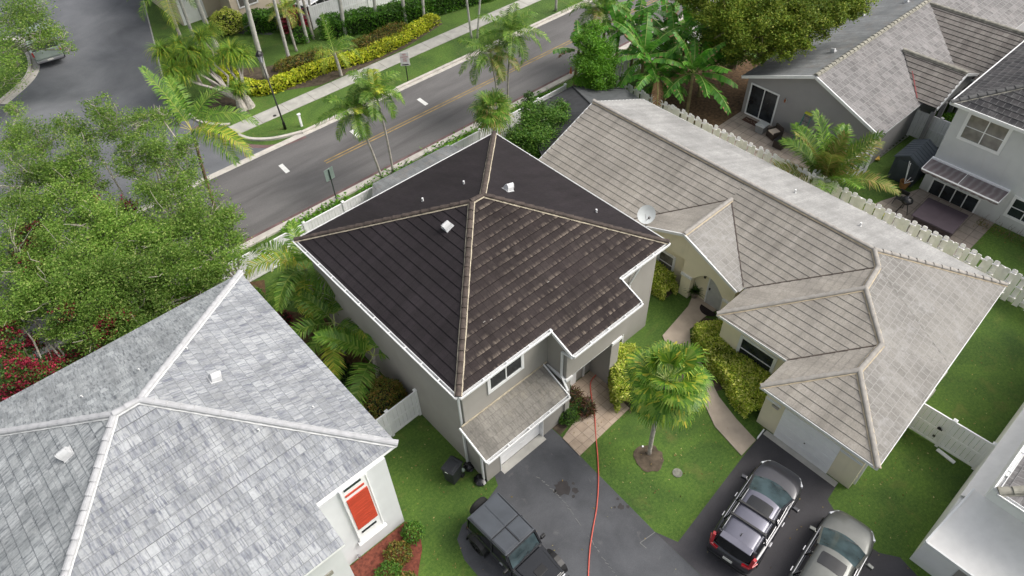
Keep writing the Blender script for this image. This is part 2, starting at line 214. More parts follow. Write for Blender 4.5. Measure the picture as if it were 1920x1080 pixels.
# ---------------------------------------------------------------- mesh building
class MB:
    def __init__(s): s.v=[];s.f=[];s.uv=[];s.mi=[]
    def face(s,pts,uv=None,mi=0):
        n=len(s.v); s.v.extend([tuple(p) for p in pts]); s.f.append(tuple(range(n,n+len(pts)))); s.uv.append(uv or [(0,0)]*len(pts)); s.mi.append(mi); return s
    def box(s,c,d,rz=0,mi=0,tz=1.0,sk=(0,0)):
        """box centred at c; tz scales the top; rz about z"""
        x,y,z=d[0]/2,d[1]/2,d[2]/2; cs,sn=math.cos(rz),math.sin(rz); P=[]
        for zz,k in ((-z,1),(z,tz)):
            for a,b in ((-x,-y),(x,-y),(x,y),(-x,y)):
                a*=k;b*=k; P.append((c[0]+a*cs-b*sn,c[1]+a*sn+b*cs,c[2]+zz))
        for q in ((3,2,1,0),(4,5,6,7),(0,1,5,4),(1,2,6,5),(2,3,7,6),(3,0,4,7)): s.face([P[i] for i in q],mi=mi)
        return s
    def bar(s,p,q,w,h=None,mi=0,up=(0,0,1)):
        p,q=Vector(p),Vector(q); h=h or w; d=(q-p).normalized(); u=Vector(up)
        if abs(d.dot(u))>.98: u=Vector((1,0,0))
        r=d.cross(u).normalized()*w/2; t=r.cross(d).normalized()*h/2
        A=[p-r-t,p+r-t,p+r+t,p-r+t]; B=[q-r-t,q+r-t,q+r+t,q-r+t]
        s.face(A[::-1],mi=mi); s.face(B,mi=mi)
        for i in range(4):
            j=(i+1)%4; s.face([A[i],A[j],B[j],B[i]],mi=mi)
        return s
    def tube(s,pts,rad,n=8,mi=0,cap=True):
        pts=[Vector(p) for p in pts]; rings=[]
        if not isinstance(rad,(list,tuple)): rad=[rad]*len(pts)
        for i,p in enumerate(pts):
            d=(pts[min(i+1,len(pts)-1)]-pts[max(i-1,0)]).normalized(); u=Vector((0,0,1)) if abs(d.z)<.9 else Vector((1,0,0))
            a=d.cross(u).normalized(); b=a.cross(d).normalized()
            rings.append([p+(a*math.cos(t)+b*math.sin(t))*rad[i] for t in (2*math.pi*k/n for k in range(n))])
        for i in range(len(rings)-1):
            for k in range(n):
                j=(k+1)%n; s.face([rings[i][k],rings[i][j],rings[i+1][j],rings[i+1][k]],mi=mi)
        if cap: s.face(rings[0][::-1],mi=mi); s.face(rings[-1],mi=mi)
        return s
    def prism(s,poly,z0,z1,mi=0):
        n=len(poly); a=sum(poly[i][0]*poly[(i+1)%n][1]-poly[(i+1)%n][0]*poly[i][1] for i in range(n))
        if a<0: poly=poly[::-1]
        s.face([(p[0],p[1],z1) for p in poly],mi=mi); s.face([(p[0],p[1],z0) for p in poly][::-1],mi=mi)
        for i in range(n):
            p,q=poly[i],poly[(i+1)%n]; s.face([(p[0],p[1],z0),(q[0],q[1],z0),(q[0],q[1],z1),(p[0],p[1],z1)],mi=mi)
        return s
    def slab(s,poly3,th,mi=0):
        """3-D polygon thickened downwards"""
        n=len(poly3); lo=[(p[0],p[1],p[2]-th) for p in poly3]
        a=sum(poly3[i][0]*poly3[(i+1)%n][1]-poly3[(i+1)%n][0]*poly3[i][1] for i in range(n))
        if a<0: poly3=poly3[::-1]; lo=lo[::-1]
        s.face(poly3,mi=mi); s.face(lo[::-1],mi=mi)
        for i in range(n):
            j=(i+1)%n; s.face([lo[i],lo[j],poly3[j],poly3[i]],mi=mi)
        return s
    def lathe(s,c,prof,n=16,mi=0):
        for (r0,z0),(r1,z1) in zip(prof[:-1],prof[1:]):
            for k in range(n):
                a,b=2*math.pi*k/n,2*math.pi*(k+1)/n
                q=[(c[0]+r0*math.cos(a),c[1]+r0*math.sin(a),c[2]+z0),(c[0]+r0*math.cos(b),c[1]+r0*math.sin(b),c[2]+z0),(c[0]+r1*math.cos(b),c[1]+r1*math.sin(b),c[2]+z1),(c[0]+r1*math.cos(a),c[1]+r1*math.sin(a),c[2]+z1)]
                if r0<1e-5: q=[q[0],q[2],q[3]]
                elif r1<1e-5: q=q[:3]
                s.face(q,mi=mi)
        return s
    def build(s,name,mats,parent=None,local=False,smooth=False,merge=False,subsurf=0,bevel=0):
        if not isinstance(mats,(list,tuple)): mats=[mats]
        off=Vector((0,0,0))
        if parent is not None and not local:
            r=parent
            while r.parent: r=r.parent
            off=r.location
        me=bpy.data.meshes.new(name); me.from_pydata([(v[0]-off[0],v[1]-off[1],v[2]-off[2]) for v in s.v],[],s.f)
        uv=me.uv_layers.new(name='UVMap'); flat=[c for f in s.uv for p in f for c in p]; uv.data.foreach_set('uv',flat)
        for m in mats: me.materials.append(m)
        me.polygons.foreach_set('material_index',s.mi)
        if merge or smooth or subsurf or bevel:
            import bmesh
            bm=bmesh.new(); bm.from_mesh(me); bmesh.ops.remove_doubles(bm,verts=bm.verts,dist=.0008); bmesh.ops.recalc_face_normals(bm,faces=bm.faces); bm.to_mesh(me); bm.free()
        if smooth or subsurf: me.polygons.foreach_set('use_smooth',[True]*len(me.polygons))
        me.update(); o=bpy.data.objects.new(name,me); C.objects.link(o); o.parent=parent
        if bevel: b=o.modifiers.new('bevel','BEVEL'); b.width=bevel; b.segments=2; b.limit_method='ANGLE'
        if subsurf: b=o.modifiers.new('subsurf','SUBSURF'); b.levels=b.render_levels=subsurf
        return o
def quads(name,Q,mats,parent=None,mi=None,local=False):
    """Q: (N,4,3) array of leaf quads"""
    Q=np.asarray(Q,dtype=np.float32); off=np.zeros(3)
    if parent is not None and not local:
        r=parent
        while r.parent: r=r.parent
        off=np.array(r.location)
    n=len(Q); me=bpy.data.meshes.new(name); me.vertices.add(4*n); me.vertices.foreach_set('co',(Q-off.astype(np.float32)).reshape(-1))
    me.loops.add(4*n); me.loops.foreach_set('vertex_index',np.arange(4*n,dtype=np.int32)); me.polygons.add(n); me.polygons.foreach_set('loop_start',np.arange(0,4*n,4,dtype=np.int32))
    if not isinstance(mats,(list,tuple)): mats=[mats]
    for m in mats: me.materials.append(m)
    if mi is not None: me.polygons.foreach_set('material_index',np.asarray(mi,dtype=np.int32))
    me.update(calc_edges=True); me.validate(); o=bpy.data.objects.new(name,me); C.objects.link(o); o.parent=parent; return o
def tag(o,label,cat,group=None,kind=None):
    if label: o['label']=label
    if cat: o['category']=cat
    if group: o['group']=group
    if kind: o['kind']=kind
    return o
def thing(name,label,cat,loc=(0,0,0),rz=0,group=None):
    o=bpy.data.objects.new(name,None); C.objects.link(o); o.location=loc; o.rotation_euler=(0,0,rz); o.empty_display_size=.2; return tag(o,label,cat,group)
def struct(o,label): o['kind']='structure'; o['label']=label; return o
def copy_thing(o,loc,rz=None,label=None,scale=None):
    def rec(x,par):
        c=x.copy(); C.objects.link(c); c.parent=par
        for ch in kids.get(x.name,[]): rec(ch,c)
        return c
    kids={}
    for x in list(C.objects):
        if x.parent: kids.setdefault(x.parent.name,[]).append(x)
    r=rec(o,None); r.location=loc
    if rz is not None: r.rotation_euler=(0,0,rz)
    if scale: r.scale=(scale,)*3
    if label: r['label']=label
    return r
# ---- ground sheets
def sheet(name,poly,z,mat,label,th=0.0):
    m=MB()
    if th: m.prism(poly,z-th,z)
    else: m.face([(p[0],p[1],z) for p in (poly if sum(poly[i][0]*poly[(i+1)%len(poly)][1]-poly[(i+1)%len(poly)][0]*poly[i][1] for i in range(len(poly)))>0 else poly[::-1])])
    return struct(m.build(name,mat),label)
def smoothline(pts,n=6):
    pts=[Vector((p[0],p[1])) for p in pts]; out=[]
    for i in range(len(pts)-1):
        a=pts[max(i-1,0)];b=pts[i];c=pts[i+1];d=pts[min(i+2,len(pts)-1)]
        for k in range(n):
            t=k/n; out.append(.5*((2*b)+(c-a)*t+(2*a-5*b+4*c-d)*t*t+(3*b-a-3*c+d)*t**3))
    out.append(pts[-1]); return out
def ribbon(m,pts,w0,w1,z0,z1,mi=0):
    """raised strip along pts, from offset w0 to w1 on its left"""
    pts=[Vector((p[0],p[1])) for p in pts]; L=[];R=[]
    for i,p in enumerate(pts):
        d=(pts[min(i+1,len(pts)-1)]-pts[max(i-1,0)]).normalized(); n=Vector((-d.y,d.x)); L.append(p+n*w0); R.append(p+n*w1)
    for i in range(len(pts)-1):
        a,b,c,d=L[i],L[i+1],R[i+1],R[i]
        m.face([(a.x,a.y,z1),(b.x,b.y,z1),(c.x,c.y,z1),(d.x,d.y,z1)][::(1 if w1>w0 else -1)],mi=mi)
        if z1-z0>.02:
            m.face([(a.x,a.y,z0),(b.x,b.y,z0),(b.x,b.y,z1),(a.x,a.y,z1)],mi=mi); m.face([(c.x,c.y,z0),(d.x,d.y,z0),(d.x,d.y,z1),(c.x,c.y,z1)],mi=mi)
    return m
# ---- roofs
def clip(poly,f):
    out=[]
    for i in range(len(poly)):
        a,b=poly[i],poly[(i+1)%len(poly)]; fa,fb=f(a),f(b)
        if fa>=0: out.append(a)
        if fa*fb<0: out.append(a+(b-a)*(fa/(fa-fb)))
    return out
def slope(m,poly,course,lift=.03,mi=0,under=True,u0=0):
    """tiled plane: courses laid as overlapping steps; polygon given in 3-D, planar"""
    P=[Vector(p) for p in poly]; n=Vector((0,0,0))
    for i in range(len(P)):
        a,b=P[i],P[(i+1)%len(P)]; n+=Vector(((a.y-b.y)*(a.z+b.z),(a.z-b.z)*(a.x+b.x),(a.x-b.x)*(a.y+b.y)))
    n.normalize()
    if n.z<0: n=-n; P=P[::-1]
    s=(Vector((0,0,1))-n*n.z).normalized(); u=s.cross(n).normalized()
    org=P[0].copy(); vz=org.z/s.z
    V=lambda p:(p-org).dot(s)+vz
    U=lambda p:p.dot(u)+u0
    lo=min(map(V,P)); hi=max(map(V,P)); k=math.floor(lo/course)
    while k*course<hi:
        v0,v1=k*course,(k+1)*course
        q=clip(clip(P,lambda p:V(p)-v0),lambda p:v1-V(p))
        if len(q)>2:
            top=[p+n*(.012+lift*(1-(V(p)-v0)/course)) for p in q]
            m.face(top,[(U(p),V(p)) for p in q],mi)
            low=[i for i in range(len(q)) if abs(V(q[i])-max(v0,lo))<1e-4]
            for i in range(len(q)):
                j=(i+1)%len(q)
                if i in low and j in low: m.face([q[i]-n*.02,q[j]-n*.02,top[j],top[i]],[(U(q[i]),v0-.003),(U(q[j]),v0-.003),(U(q[j]),v0+.002),(U(q[i]),v0+.002)],mi)
        k+=1
def caps(m,p0,p1,r=.15,seg=.40,mi=0,mm=1,lift=.05):
    p0,p1=Vector(p0),Vector(p1); d=p1-p0; L=d.length; d.normalize(); side=d.cross(Vector((0,0,1))).normalized(); up=side.cross(d).normalized(); n=max(1,round(L/seg)); s=L/n
    for sg in (-1,1):    # mortar bed
        a=p0+side*sg*(r*1.12)-up*.03; b=p1+side*sg*(r*1.12)-up*.03; c=p1+up*(r*.35); e=p0+up*(r*.35)
        m.face([a,b,c,e] if sg<0 else [b,a,e,c],mi=mm); jj=[p0+(p1-p0)*(q_/24)+side*sg*r*random.uniform(1.12,1.28)-up*.035 for q_ in range(25)]
        for q_ in range(24): m.face([p0+(p1-p0)*(q_/24)+side*sg*r*.9+up*.012,jj[q_]+up*.02,jj[q_+1]+up*.02,p0+(p1-p0)*((q_+1)/24)+side*sg*r*.9+up*.012],mi=mm)
    for i in range(n):
        a=p0+d*(i*s-.03); b=p0+d*((i+1)*s)
        ra,rb=r*.97,r*.82; K=7; A=[];B=[]
        for k in range(K):
            t=math.pi*(k/(K-1)); A.append(a+side*math.cos(t)*ra+up*(math.sin(t)*ra*.75+lift*.9)); B.append(b+side*math.cos(t)*rb+up*(math.sin(t)*rb*.75+lift*.35))
        for k in range(K-1): m.face([A[k],A[k+1],B[k+1],B[k]],mi=mi)
        m.face(A,mi=mi)
def roof_under(m,poly,th=.12,gap=.0,mi=0):
    m.slab([(p[0],p[1],p[2]-gap) for p in poly],th,mi)
def gutter(parent,pts,out,label=None,w=.13,h=.12,straps=True):
    """U-shaped trough along an eave; out = horizontal outward direction"""
    m=MB(); o=Vector((out[0],out[1],0))
    for p,q in zip(pts[:-1],pts[1:]):
        p,q=Vector(p),Vector(q); d=(q-p).normalized()
        z=Vector((0,0,1)); a=p+z*-.02; b=q+z*-.02
        m.bar(a+o*.01,b+o*.01,.02,h); m.bar(a+o*w,b+o*w,.025,h); m.bar(a+o*w/2-z*h/2,b+o*w/2-z*h/2,w,.015,mi=1)
        m.bar(a+o*(w+.02)+z*h*.45,b+o*(w+.02)+z*h*.45,.03,.02)
        if straps:
            L=(q-p).length; n=max(1,int(L/.95))
            for i in range(n+1):
                c=a+d*(L*i/n); m.bar(c+z*h*.42,c+o*w+z*h*.42,.05,.012)
        for c in (a,b): m.bar(c,c+o*w,.02,h)
    return m.build('gutter',[trim,gutter_in],parent)
def downspout(parent,pts,w=.085):
    m=MB()
    for p,q in zip(pts[:-1],pts[1:]): m.bar(p,q,w,w*.8)
    return m.build('downspout',trim,parent)
# ---- windows: o = lower-left corner on the wall, u = unit along wall, n = outward normal
def window(parent,o,u,n,w,h,cols=2,rows=2,fr=.09,mat=trim,gl=None,name='window',depth=.05,split=None):
    gl=gl or G_dark; o,u,n=Vector(o),Vector(u),Vector(n); z=Vector((0,0,1)); m=MB(); c=o+n*depth/2
    for a,b in ((c-z*fr/2-u*fr,c-z*fr/2+u*(w+fr)),(c+z*(h+fr/2)-u*fr,c+z*(h+fr/2)+u*(w+fr))): m.bar(a,b,depth,fr)
    for a in (c-u*fr/2,c+u*(w+fr/2)): m.bar(a+z*0,a+z*h,fr if abs(n.x)>.5 else depth,depth if abs(n.x)>.5 else fr)
    for i in range(1,cols): m.bar(c+u*w*i/cols,c+u*w*i/cols+z*h,.05,.05)
    for j in range(1,rows): m.bar(c+z*h*j/rows,c+z*h*j/rows+u*w,.03,.035)
    f=m.build(name,mat,parent)
    for i in range(cols):
        g=MB(); a=o+n*.012+u*(w*i/cols); b=o+n*.012+u*(w*(i+1)/cols); g.face([a,b,b+z*h,a+z*h] if u.cross(z).dot(n)>0 else [b,a,a+z*h,b+z*h]); g.build('pane',gl,f)
    return f
def goose_vent(parent,p,nrm,s=1,mat=None,rz=0):
    """low hooded roof vent on a square flange"""
    m=MB(); n=Vector(nrm).normalized(); up=(Vector((0,0,1))-n*n.z).normalized(); sd=n.cross(up); p=Vector(p)+n*.04
    m.bar(p-up*.20*s,p+up*.20*s,.40*s,.02,up=n)
    K=7; A=[];B=[]
    for k in range(K):
        t=math.pi*k/(K-1); A.append(p-up*.18*s+sd*math.cos(t)*.15*s+n*(math.sin(t)*.30*s+.02)); B.append(p+up*.16*s+sd*math.cos(t)*.15*s+n*(math.sin(t)*.24*s+.02))
    for k in range(K-1): m.face([A[k],A[k+1],B[k+1],B[k]])
    m.face(B[::-1]); m.face([a+up*.05*s for a in A],mi=1)
    return m.build('vent',[MATS['vent_paint'],black],parent)
def pipe_vent(parent,p,s=1,mat=None):
    m=MB(); m.lathe((p[0],p[1],p[2]-.06),[(.16*s,0),(.14*s,.05*s),(.07*s,.10*s),(.055*s,.14*s),(.055*s,.34*s),(0,.34*s)],12); return m.build('vent_pipe',mat or trim,parent)
# ================================================================ GROUND
sheet('ground',[(-150,-80),(200,-80),(200,220),(-150,220)],0,L_lawn,'green lawn running between and around the houses')
# main street runs along X
sheet('street',[(-90,31.2),(160,31.2),(160,37.9),(-90,37.9)],.006,A_street,'grey asphalt street with a double yellow centre line')
edge=[W(270,0),W(288,70),W(305,138),W(325,195),W(345,215)]
side=[(e.x,e.y) for e in edge]
sheet('side_road',[(24,110),(17.5,75)]+side+[(11.2,42.6),(12.0,39.4),(13.6,38.3),(15.5,37.9),(-6.0,37.9),(-30,41),(-30,110)],.011,A_side,'dark asphalt side road opening off the street')
m=MB(); m.prism([(-90,37.85),(12.4,37.85),(12.4,37.95),(-90,37.95)],0,.013)
m=MB(); ribbon(m,[(15.3,37.9),(160,37.9)],0,.28,.0,.03); ribbon(m,[(15.3,38.18),(160,38.18)],0,.22,.0,.13); ribbon(m,[(-90,37.9),(-7,37.9)],0,.5,0,.12); ribbon(m,[(-7,37.9),(15.3,37.9)],0,.48,0,.02); struct(m.build('kerb',conc_w),'pale concrete kerb and gutter on the far side of the street')
m=MB(); ribbon(m,[(-90,30.78),(160,30.78)],0,.42,0,.11); struct(m.build('kerb',conc_w),'pale concrete kerb on the near side of the street')
m=MB(); ribbon(m,smoothline([(10.75,46.4),(10.9,44.6),(11.5,43.2),(12.3,42.4)]),-.03,.18,0,.13); ribbon(m,smoothline([(12.1,40.9),(12.5,39.9),(13.6,38.9),(15.3,38.25)]),-.02,.2,0,.13); struct(m.build('kerb',conc_w),'white painted kerb curving round the street corner')
m=MB(); ribbon(m,[(p.x,p.y) for p in edge]+[(10.9,46.2)],-.09,0,0,.03); struct(m.build('kerb_edging',conc),'thin concrete edging beside the side road')
m=MB(); ribbon(m,smoothline([(10.85,44.0),(11.4,41.6),(12.3,39.6),(13.6,38.35),(15.3,38.0)]),-.38,-.04,0,.015); ribbon(m,[(-2,31.22),(60,31.22)],0,.30,0,.010); struct(m.build('kerb_paint',paint_r),'faded red paint band along the street gutter')
m=MB(); ribbon(m,[(14.7,34.35),(150,34.35)],0,.09,0,.012); ribbon(m,[(14.7,34.6),(150,34.6)],0,.09,0,.012); struct(m.build('centre_line',paint_y),'faded double yellow line down the street')
m=MB()
for a in ((12.55,35.75),(17.75,35.8),(23.15,35.75)): m.face([(a[0]-.17,a[1]-.52,.012),(a[0]+.12,a[1]-.5,.012),(a[0]+.17,a[1]+.52,.012),(a[0]-.12,a[1]+.5,.012)])
struct(m.build('lane_mark',paint_w),'short white marks painted across the far lane')
sheet('pavement',[(12.25,41.1),(160,41.1),(160,42.35),(12.15,42.35)],.035,conc,'pale concrete pavement beyond the street',.03)
m=MB()
for x in range(14,70,2): m.face([(x,41.1,.039),(x+.02,41.1,.039),(x+.02,42.35,.039),(x,42.35,.039)])
struct(m.build('pavement_joint',soil),'dark joints scored across the pavement')
m=MB(); isl=smoothline([W(0,195).to_2d(),W(50,150).to_2d(),W(60,120).to_2d(),W(48,92).to_2d(),W(20,75).to_2d(),(2.5,67.5),(-2,68.5)])
ribbon(m,isl,0,.22,0,.14); ribbon(m,isl,-.55,-.02,0,.018); struct(m.build('kerb',conc_w),'curved concrete kerb round the tree island')
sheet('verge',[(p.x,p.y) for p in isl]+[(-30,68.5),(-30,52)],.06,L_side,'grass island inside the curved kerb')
sheet('driveway',[(8.5,11.7),(11.3,11.7),(11.3,11.42),(11.62,11.42),(11.62,10.8),(11.3,5.5),(11.1,-5),(5.0,-5),(5.3,9.6),(5.6,10.4),(6.1,10.7),(7.2,10.75),(8.2,11.0)],.006,A_drive,'grey asphalt driveway in front of the dark roofed house')
sheet('driveway',[(18.15,1.9),(18.15,5.25),(16.5,5.15),(11.62,4.66),(11.3,5.5),(11.0,-14),(17.0,-14),(16.6,-3.2),(17.1,-1.2),(16.7,-.6),(16.6,.6),(17.2,1.8)],.010,A_drive2,'dark asphalt driveway in front of the cream house')
m=MB(); ribbon(m,[(18.15,1.9),(18.15,5.2)],0,.28,0,.016); struct(m.build('driveway_edge',conc),'weathered concrete strip at the foot of the cream garage door')
m=MB()
for a in ((8.75,11.15),):
    m.face([(8.73,11.2,.012),(11.09,11.2,.012),(11.09,11.58,.012),(8.73,11.58,.012)])
struct(m.build('driveway_edge',conc),'grey concrete strip at the foot of the white garage door')
def blob(cx,cy,r,n=26,j=.3,sx=1,sy=1): return [(cx+math.cos(2*math.pi*i/n)*r*sx*(1+random.uniform(-j,j)),cy+math.sin(2*math.pi*i/n)*r*sy*(1+random.uniform(-j,j))) for i in range(n)]
oil=plain('oil_stain',(.030,.026,.026),.6,var=.3); m=MB()
a=W(1055,915)
for dx,dy,r in ((0,0,.33),(.28,-.42,.13),(.05,-.55,.07),(-.35,.1,.07),(.45,-.15,.06),(1.1,-2.1,.12),(1.25,-1.8,.06),(.9,-1.95,.05),(1.3,-2.3,.07)): m.face([(p[0],p[1],.011) for p in blob(a.x+dx,a.y+dy,r,18,.28)])
struct(m.build('oil_stain',oil),'dark brown oil stains on the driveway')
chalk=plain('chalky_crack_filler',(.17,.17,.168),.9,var=.2); m=MB()
cr=[W(1005,892),W(1022,905),W(1040,922),W(1062,945),W(1085,980),W(1105,1008),W(1130,1045),W(1160,1085),W(1200,1140)]
for p,q in zip(cr[:-1],cr[1:]):
    for k in range(5):
        if random.random()<.62:
            a=p.lerp(q,k/5); b=p.lerp(q,(k+.8)/5); j=Vector((random.uniform(-.05,.05),random.uniform(-.05,.05),0)); m.bar(a+j+Vector((0,0,.008)),b-j*.5+Vector((0,0,.008)),random.uniform(.012,.03),.008)
c2=[W(1228,998),W(1200,1018),W(1212,1028)]
for p,q in zip(c2[:-1],c2[1:]): m.bar(p+Vector((0,0,.008)),q+Vector((0,0,.008)),.03,.008)
struct(m.build('driveway_crack',chalk),'pale filler in the cracks of the driveway')
ppoly=[W(1087,855),W(1180,766),W(1150,735),(15.0,11.36,0),(15.0,12.4,0),(12.6,12.4,0),(12.6,11.9,0),(13.5,11.6,0),W(1112,742),W(1055,822)]
sheet('path',[(p[0],p[1]) for p in ppoly],.04,pave,'pinkish paved path leading to the front door',.035)
cp=[W(*p) for p in ((1390,855),(1417,826),(1380,786),(1348,745),(1325,700),(1308,668),(1295,655),(1293,618),(1330,588),(1362,575),(1345,520),(1322,500),(1290,575),(1242,630),(1255,662),(1290,690),(1310,735),(1340,800))]
sheet('path',[(p.x,p.y) for p in cp],.045,path_m,'curving salmon concrete path to the cream house entrance',.04)
sheet('patio',[(33.0,20.1),(37.3,20.1),(37.3,13.0),(33.0,13.6)],.03,deck_m,'flagstone patio behind the blue grey house',.02)
sheet('patio',[(33.2,4.3),(37.9,4.3),(37.9,8.4),(35.4,9.35),(33.2,9.9)],.03,deck_m,'weathered patio slabs beside the pale house',.02)
# beds
def bed(pts,label,mat=soil,z=.02): return sheet('flower_bed',pts,z,mat,label)
bed([(4.55,12.3),(1.9,12.3),(.6,8.6),(2.6,9.3)]+[(4.4,11.0),(4.9,11.9)],'red mulch bed beside the white house',mulch,.03)
bed(blob(W(1217,860).x,W(1217,860).y,.62,20,.12),'bare soil ring round the fan palm',soil)
bed([(16.0,8.6),(20,7.2),(19.9,9.6),(21.9,9.8),(21.2,11.0)],'brown soil under the hedge by the salmon path',soil,.012)
bed([(14.6,9.6),(16.4,11.2),(16.2,12.4),(15.4,12.4)],'brown soil beside the round hedge',soil,.012)
bed([(20.9,12.9),(22.2,12.9),(22.2,16),(20.9,16)],'brown soil under the hedge by the cream wall',soil,.012)
bed([(11.65,10.95),(11.65,11.4),(12.3,12.4),(14,12.4),(13.0,11.15)],'brown soil under the shrubs by the garage',soil,.012)
bed([(5.2,16.0),(7.9,16.0),(7.9,23.5),(5.3,27.6)],'leaf litter under the palms between the houses',leaf_litter,.012)
bed([(-14,24),(5.2,24),(7,28),(3,30.2),(-14,30.2)],'dark leaf litter under the green trees',leaf_litter,.012)
bed([(34.0,19.8),(37.4,20.1),(43,20.6),(44,27),(34.2,26)],'reddish leaf litter under the olive green tree',leaf_litter,.012)
bed([W(*p).to_2d() for p in ((390,205),(470,215),(445,170),(520,172),(600,160),(680,128),(760,90),(830,45),(820,25),(640,95),(500,125),(430,130),(395,160))],'brown soil in the planting strip across the street',soil,.012)
# ================================================================ DARK-ROOFED HOUSE
hm=thing('house','two storey grey house with the near black tiled hip roof','house',(13.4,17.8,0))
XL,XR,YF,YB=8.0,18.85,12.45,23.1
m=MB(); m.prism([(XL,YF),(XR,YF),(XR,YB),(XL,YB)],0,5.42)
m.prism([(12.3,11.35),(15.95,11.35),(15.95,YF-.003),(12.3,YF-.003)],2.95,4.93)       # jettied room over the porch
m.prism([(12.3,11.35),(12.55,11.35),(12.55,YF-.003),(12.3,YF-.003)],0,2.95); m.prism([(15.0,11.35),(15.5,11.35),(15.5,YF-.003),(15.0,YF-.003)],0,2.95)
m.prism([(15.5,11.85),(15.95,11.85),(15.95,YF-.003),(15.5,YF-.003)],0,2.95)
m.prism([(XL,11.42),(8.72,11.42),(8.72,YF-.003),(XL,YF-.003)],0,2.48); m.prism([(11.1,11.42),(12.297,11.42),(12.297,YF-.003),(11.1,YF-.003)],0,2.48); m.prism([(8.72,11.42),(11.1,11.42),(11.1,YF-.003),(8.72,YF-.003)],2.12,2.48)
# garage side cheeks
m.face([(XL,11.42,2.48),(XL,YF,2.9),(XL,YF,2.48)]); m.build('wall',M_main,hm)
E=5.4; A1=(13.2,17.8,7.72); A2=(13.8,17.8,7.72); sw,se,ne,nw=(7.72,12.22,E),(19.15,12.22,E),(19.15,23.4,E),(7.72,23.4,E)
md=MB(); slope(md,[sw,A1,nw],.40); slope(md,[nw,A1,A2,ne],.40); slope(md,[ne,A2,se],.40)
roof=md.build('roof',T_dark,hm)
ms=MB(); slope(ms,[sw,se,A2,A1],.40,.035); slope(ms,[(12.2,12.22,5.4),(16.1,12.22,5.4),(16.1,11.02,4.905),(12.2,11.02,4.905)],.40,.035)
ms.build('front_slope',T_brown,roof)
mu=MB(); roof_under(mu,[sw,se,ne,nw],.1); roof_under(mu,[(12.2,12.3,5.40),(16.1,12.3,5.40),(16.1,11.02,4.90),(12.2,11.02,4.90)],.12,.012); mu.build('soffit',trim,roof)
mc=MB()
for a,b in ((sw,A1),(se,A2),(ne,A2),(nw,A1),(A1,A2)): caps(mc,Vector(a)+Vector((0,0,.02)),Vector(b)+Vector((0,0,.02)),.12,.42)
mc.build('ridge_tile',[cap_brown,mortar],roof)
for x0 in (12.17,16.13): mv=MB(); mv.bar((x0,12.22,5.38),(x0,11.0,4.88),.05,.16); mv.build('barge_board',trim,roof)
zm=lambda x,y: min(5.4+(x-7.72)*.4234,5.4+(19.15-x)*.4336,5.4+(y-12.22)*.4158,5.4+(23.4-y)*.4143)
goose_vent(roof,on_roof(840,426,zm),(-.38,0,.92),1.0); goose_vent(roof,on_roof(952,357,zm),(.38,0,.92),1.0)
for px,py in ((870,346),(793,378),(1118,399)): pipe_vent(roof,on_roof(px,py,zm),.75)
for px,py in ((1028,530),(921,601),(908,605)): m=MB(); q=on_roof(px,py,zm)+Vector((0,0,.05)); m.box(tuple(q),(.10,.03,.01)); m.build('leaf_speck',cap_cream,roof)
gutter(hm,[(7.72,23.4,E),(7.72,12.22,E)],(-1,0)); gutter(hm,[(7.72,12.22,E),(12.2,12.22,E)],(0,-1)); gutter(hm,[(12.2,11.02,4.9),(16.1,11.02,4.9)],(0,-1)); gutter(hm,[(16.1,12.22,E),(19.15,12.22,E)],(0,-1))
m=MB(); m.bar((7.7,23.43,5.39),(19.17,23.43,5.39),.04,.12); m.bar((19.18,23.43,5.39),(19.18,12.2,5.39),.04,.12); m.build('fascia',trim,roof)
# garage lean-to roof
mg=MB(); g=[(7.74,10.98,2.5),(12.02,10.98,2.5),(12.02,12.44,3.1),(7.74,12.44,3.1)]; slope(mg,g,.34,.025); lr=mg.build('garage_roof',T_garage,hm)
mu=MB(); roof_under(mu,g,.09); mu.bar((7.70,12.44,3.10),(7.70,10.95,2.49),.05,.15); mu.bar((12.06,12.44,3.10),(12.06,10.95,2.49),.05,.15); mu.build('barge_board',trim,lr)
m=MB(); m.bar((7.8,12.42,3.13),(12.25,12.42,3.13),.05,.05); m.build('flashing',mortar,lr)
gutter(hm,[(7.72,10.98,2.5),(12.04,10.98,2.5)],(0,-1))
# garage door with horizontal panels
m=MB()
for k in range(4): m.box((9.91,11.62,.27+.525*k),(2.38,.05,.51)); 
gd=m.build('garage_door',white,hm,bevel=.008)
m=MB(); m.bar((8.74,11.5,0),(8.74,11.5,2.12),.2,.04); m.bar((11.08,11.5,0),(11.08,11.5,2.12),.2,.04); m.bar((8.72,11.5,2.1),(11.1,11.5,2.1),.2,.04); m.build('door_frame',trim,gd)
window(hm,(9.32,YF,4.02),(1,0,0),(0,-1,0),1.55,.98,2,1,.14,gl=G_dark)
# arched porch trims on the jetty
m=MB()
c=Vector((13.72,11.31,4.62))
for k in range(16):
    a,b=math.pi+math.pi*k/16,math.pi+math.pi*(k+1)/16
    m.bar(c+Vector((math.cos(a)*.50,0,math.sin(a)*.5)),c+Vector((math.cos(b)*.5,0,math.sin(b)*.5)),.06,.15)
m.build('round_window_trim',trim,hm)
m=MB(); m.bar((15.42,11.30,4.7),(15.32,11.30,4.12),.08,.10); m.box((15.32,11.3,4.12),(.16,.1,.05)); m.build('bracket',trim,hm)
m=MB(); m.box((15.25,11.32,2.93),(.62,.10,.14)); m.build('pier_cap',trim,hm); m=MB(); m.box((12.43,11.32,2.93),(.36,.10,.14)); m.bar((12.25,11.36,2.93),(12.25,12.4,2.93),.08,.14); m.build('pier_cap',trim,hm)
m=MB(); m.bar((12.6,11.42,2.9),(15.0,11.42,2.9),.1,.06); m.build('porch_beam',trim,hm)
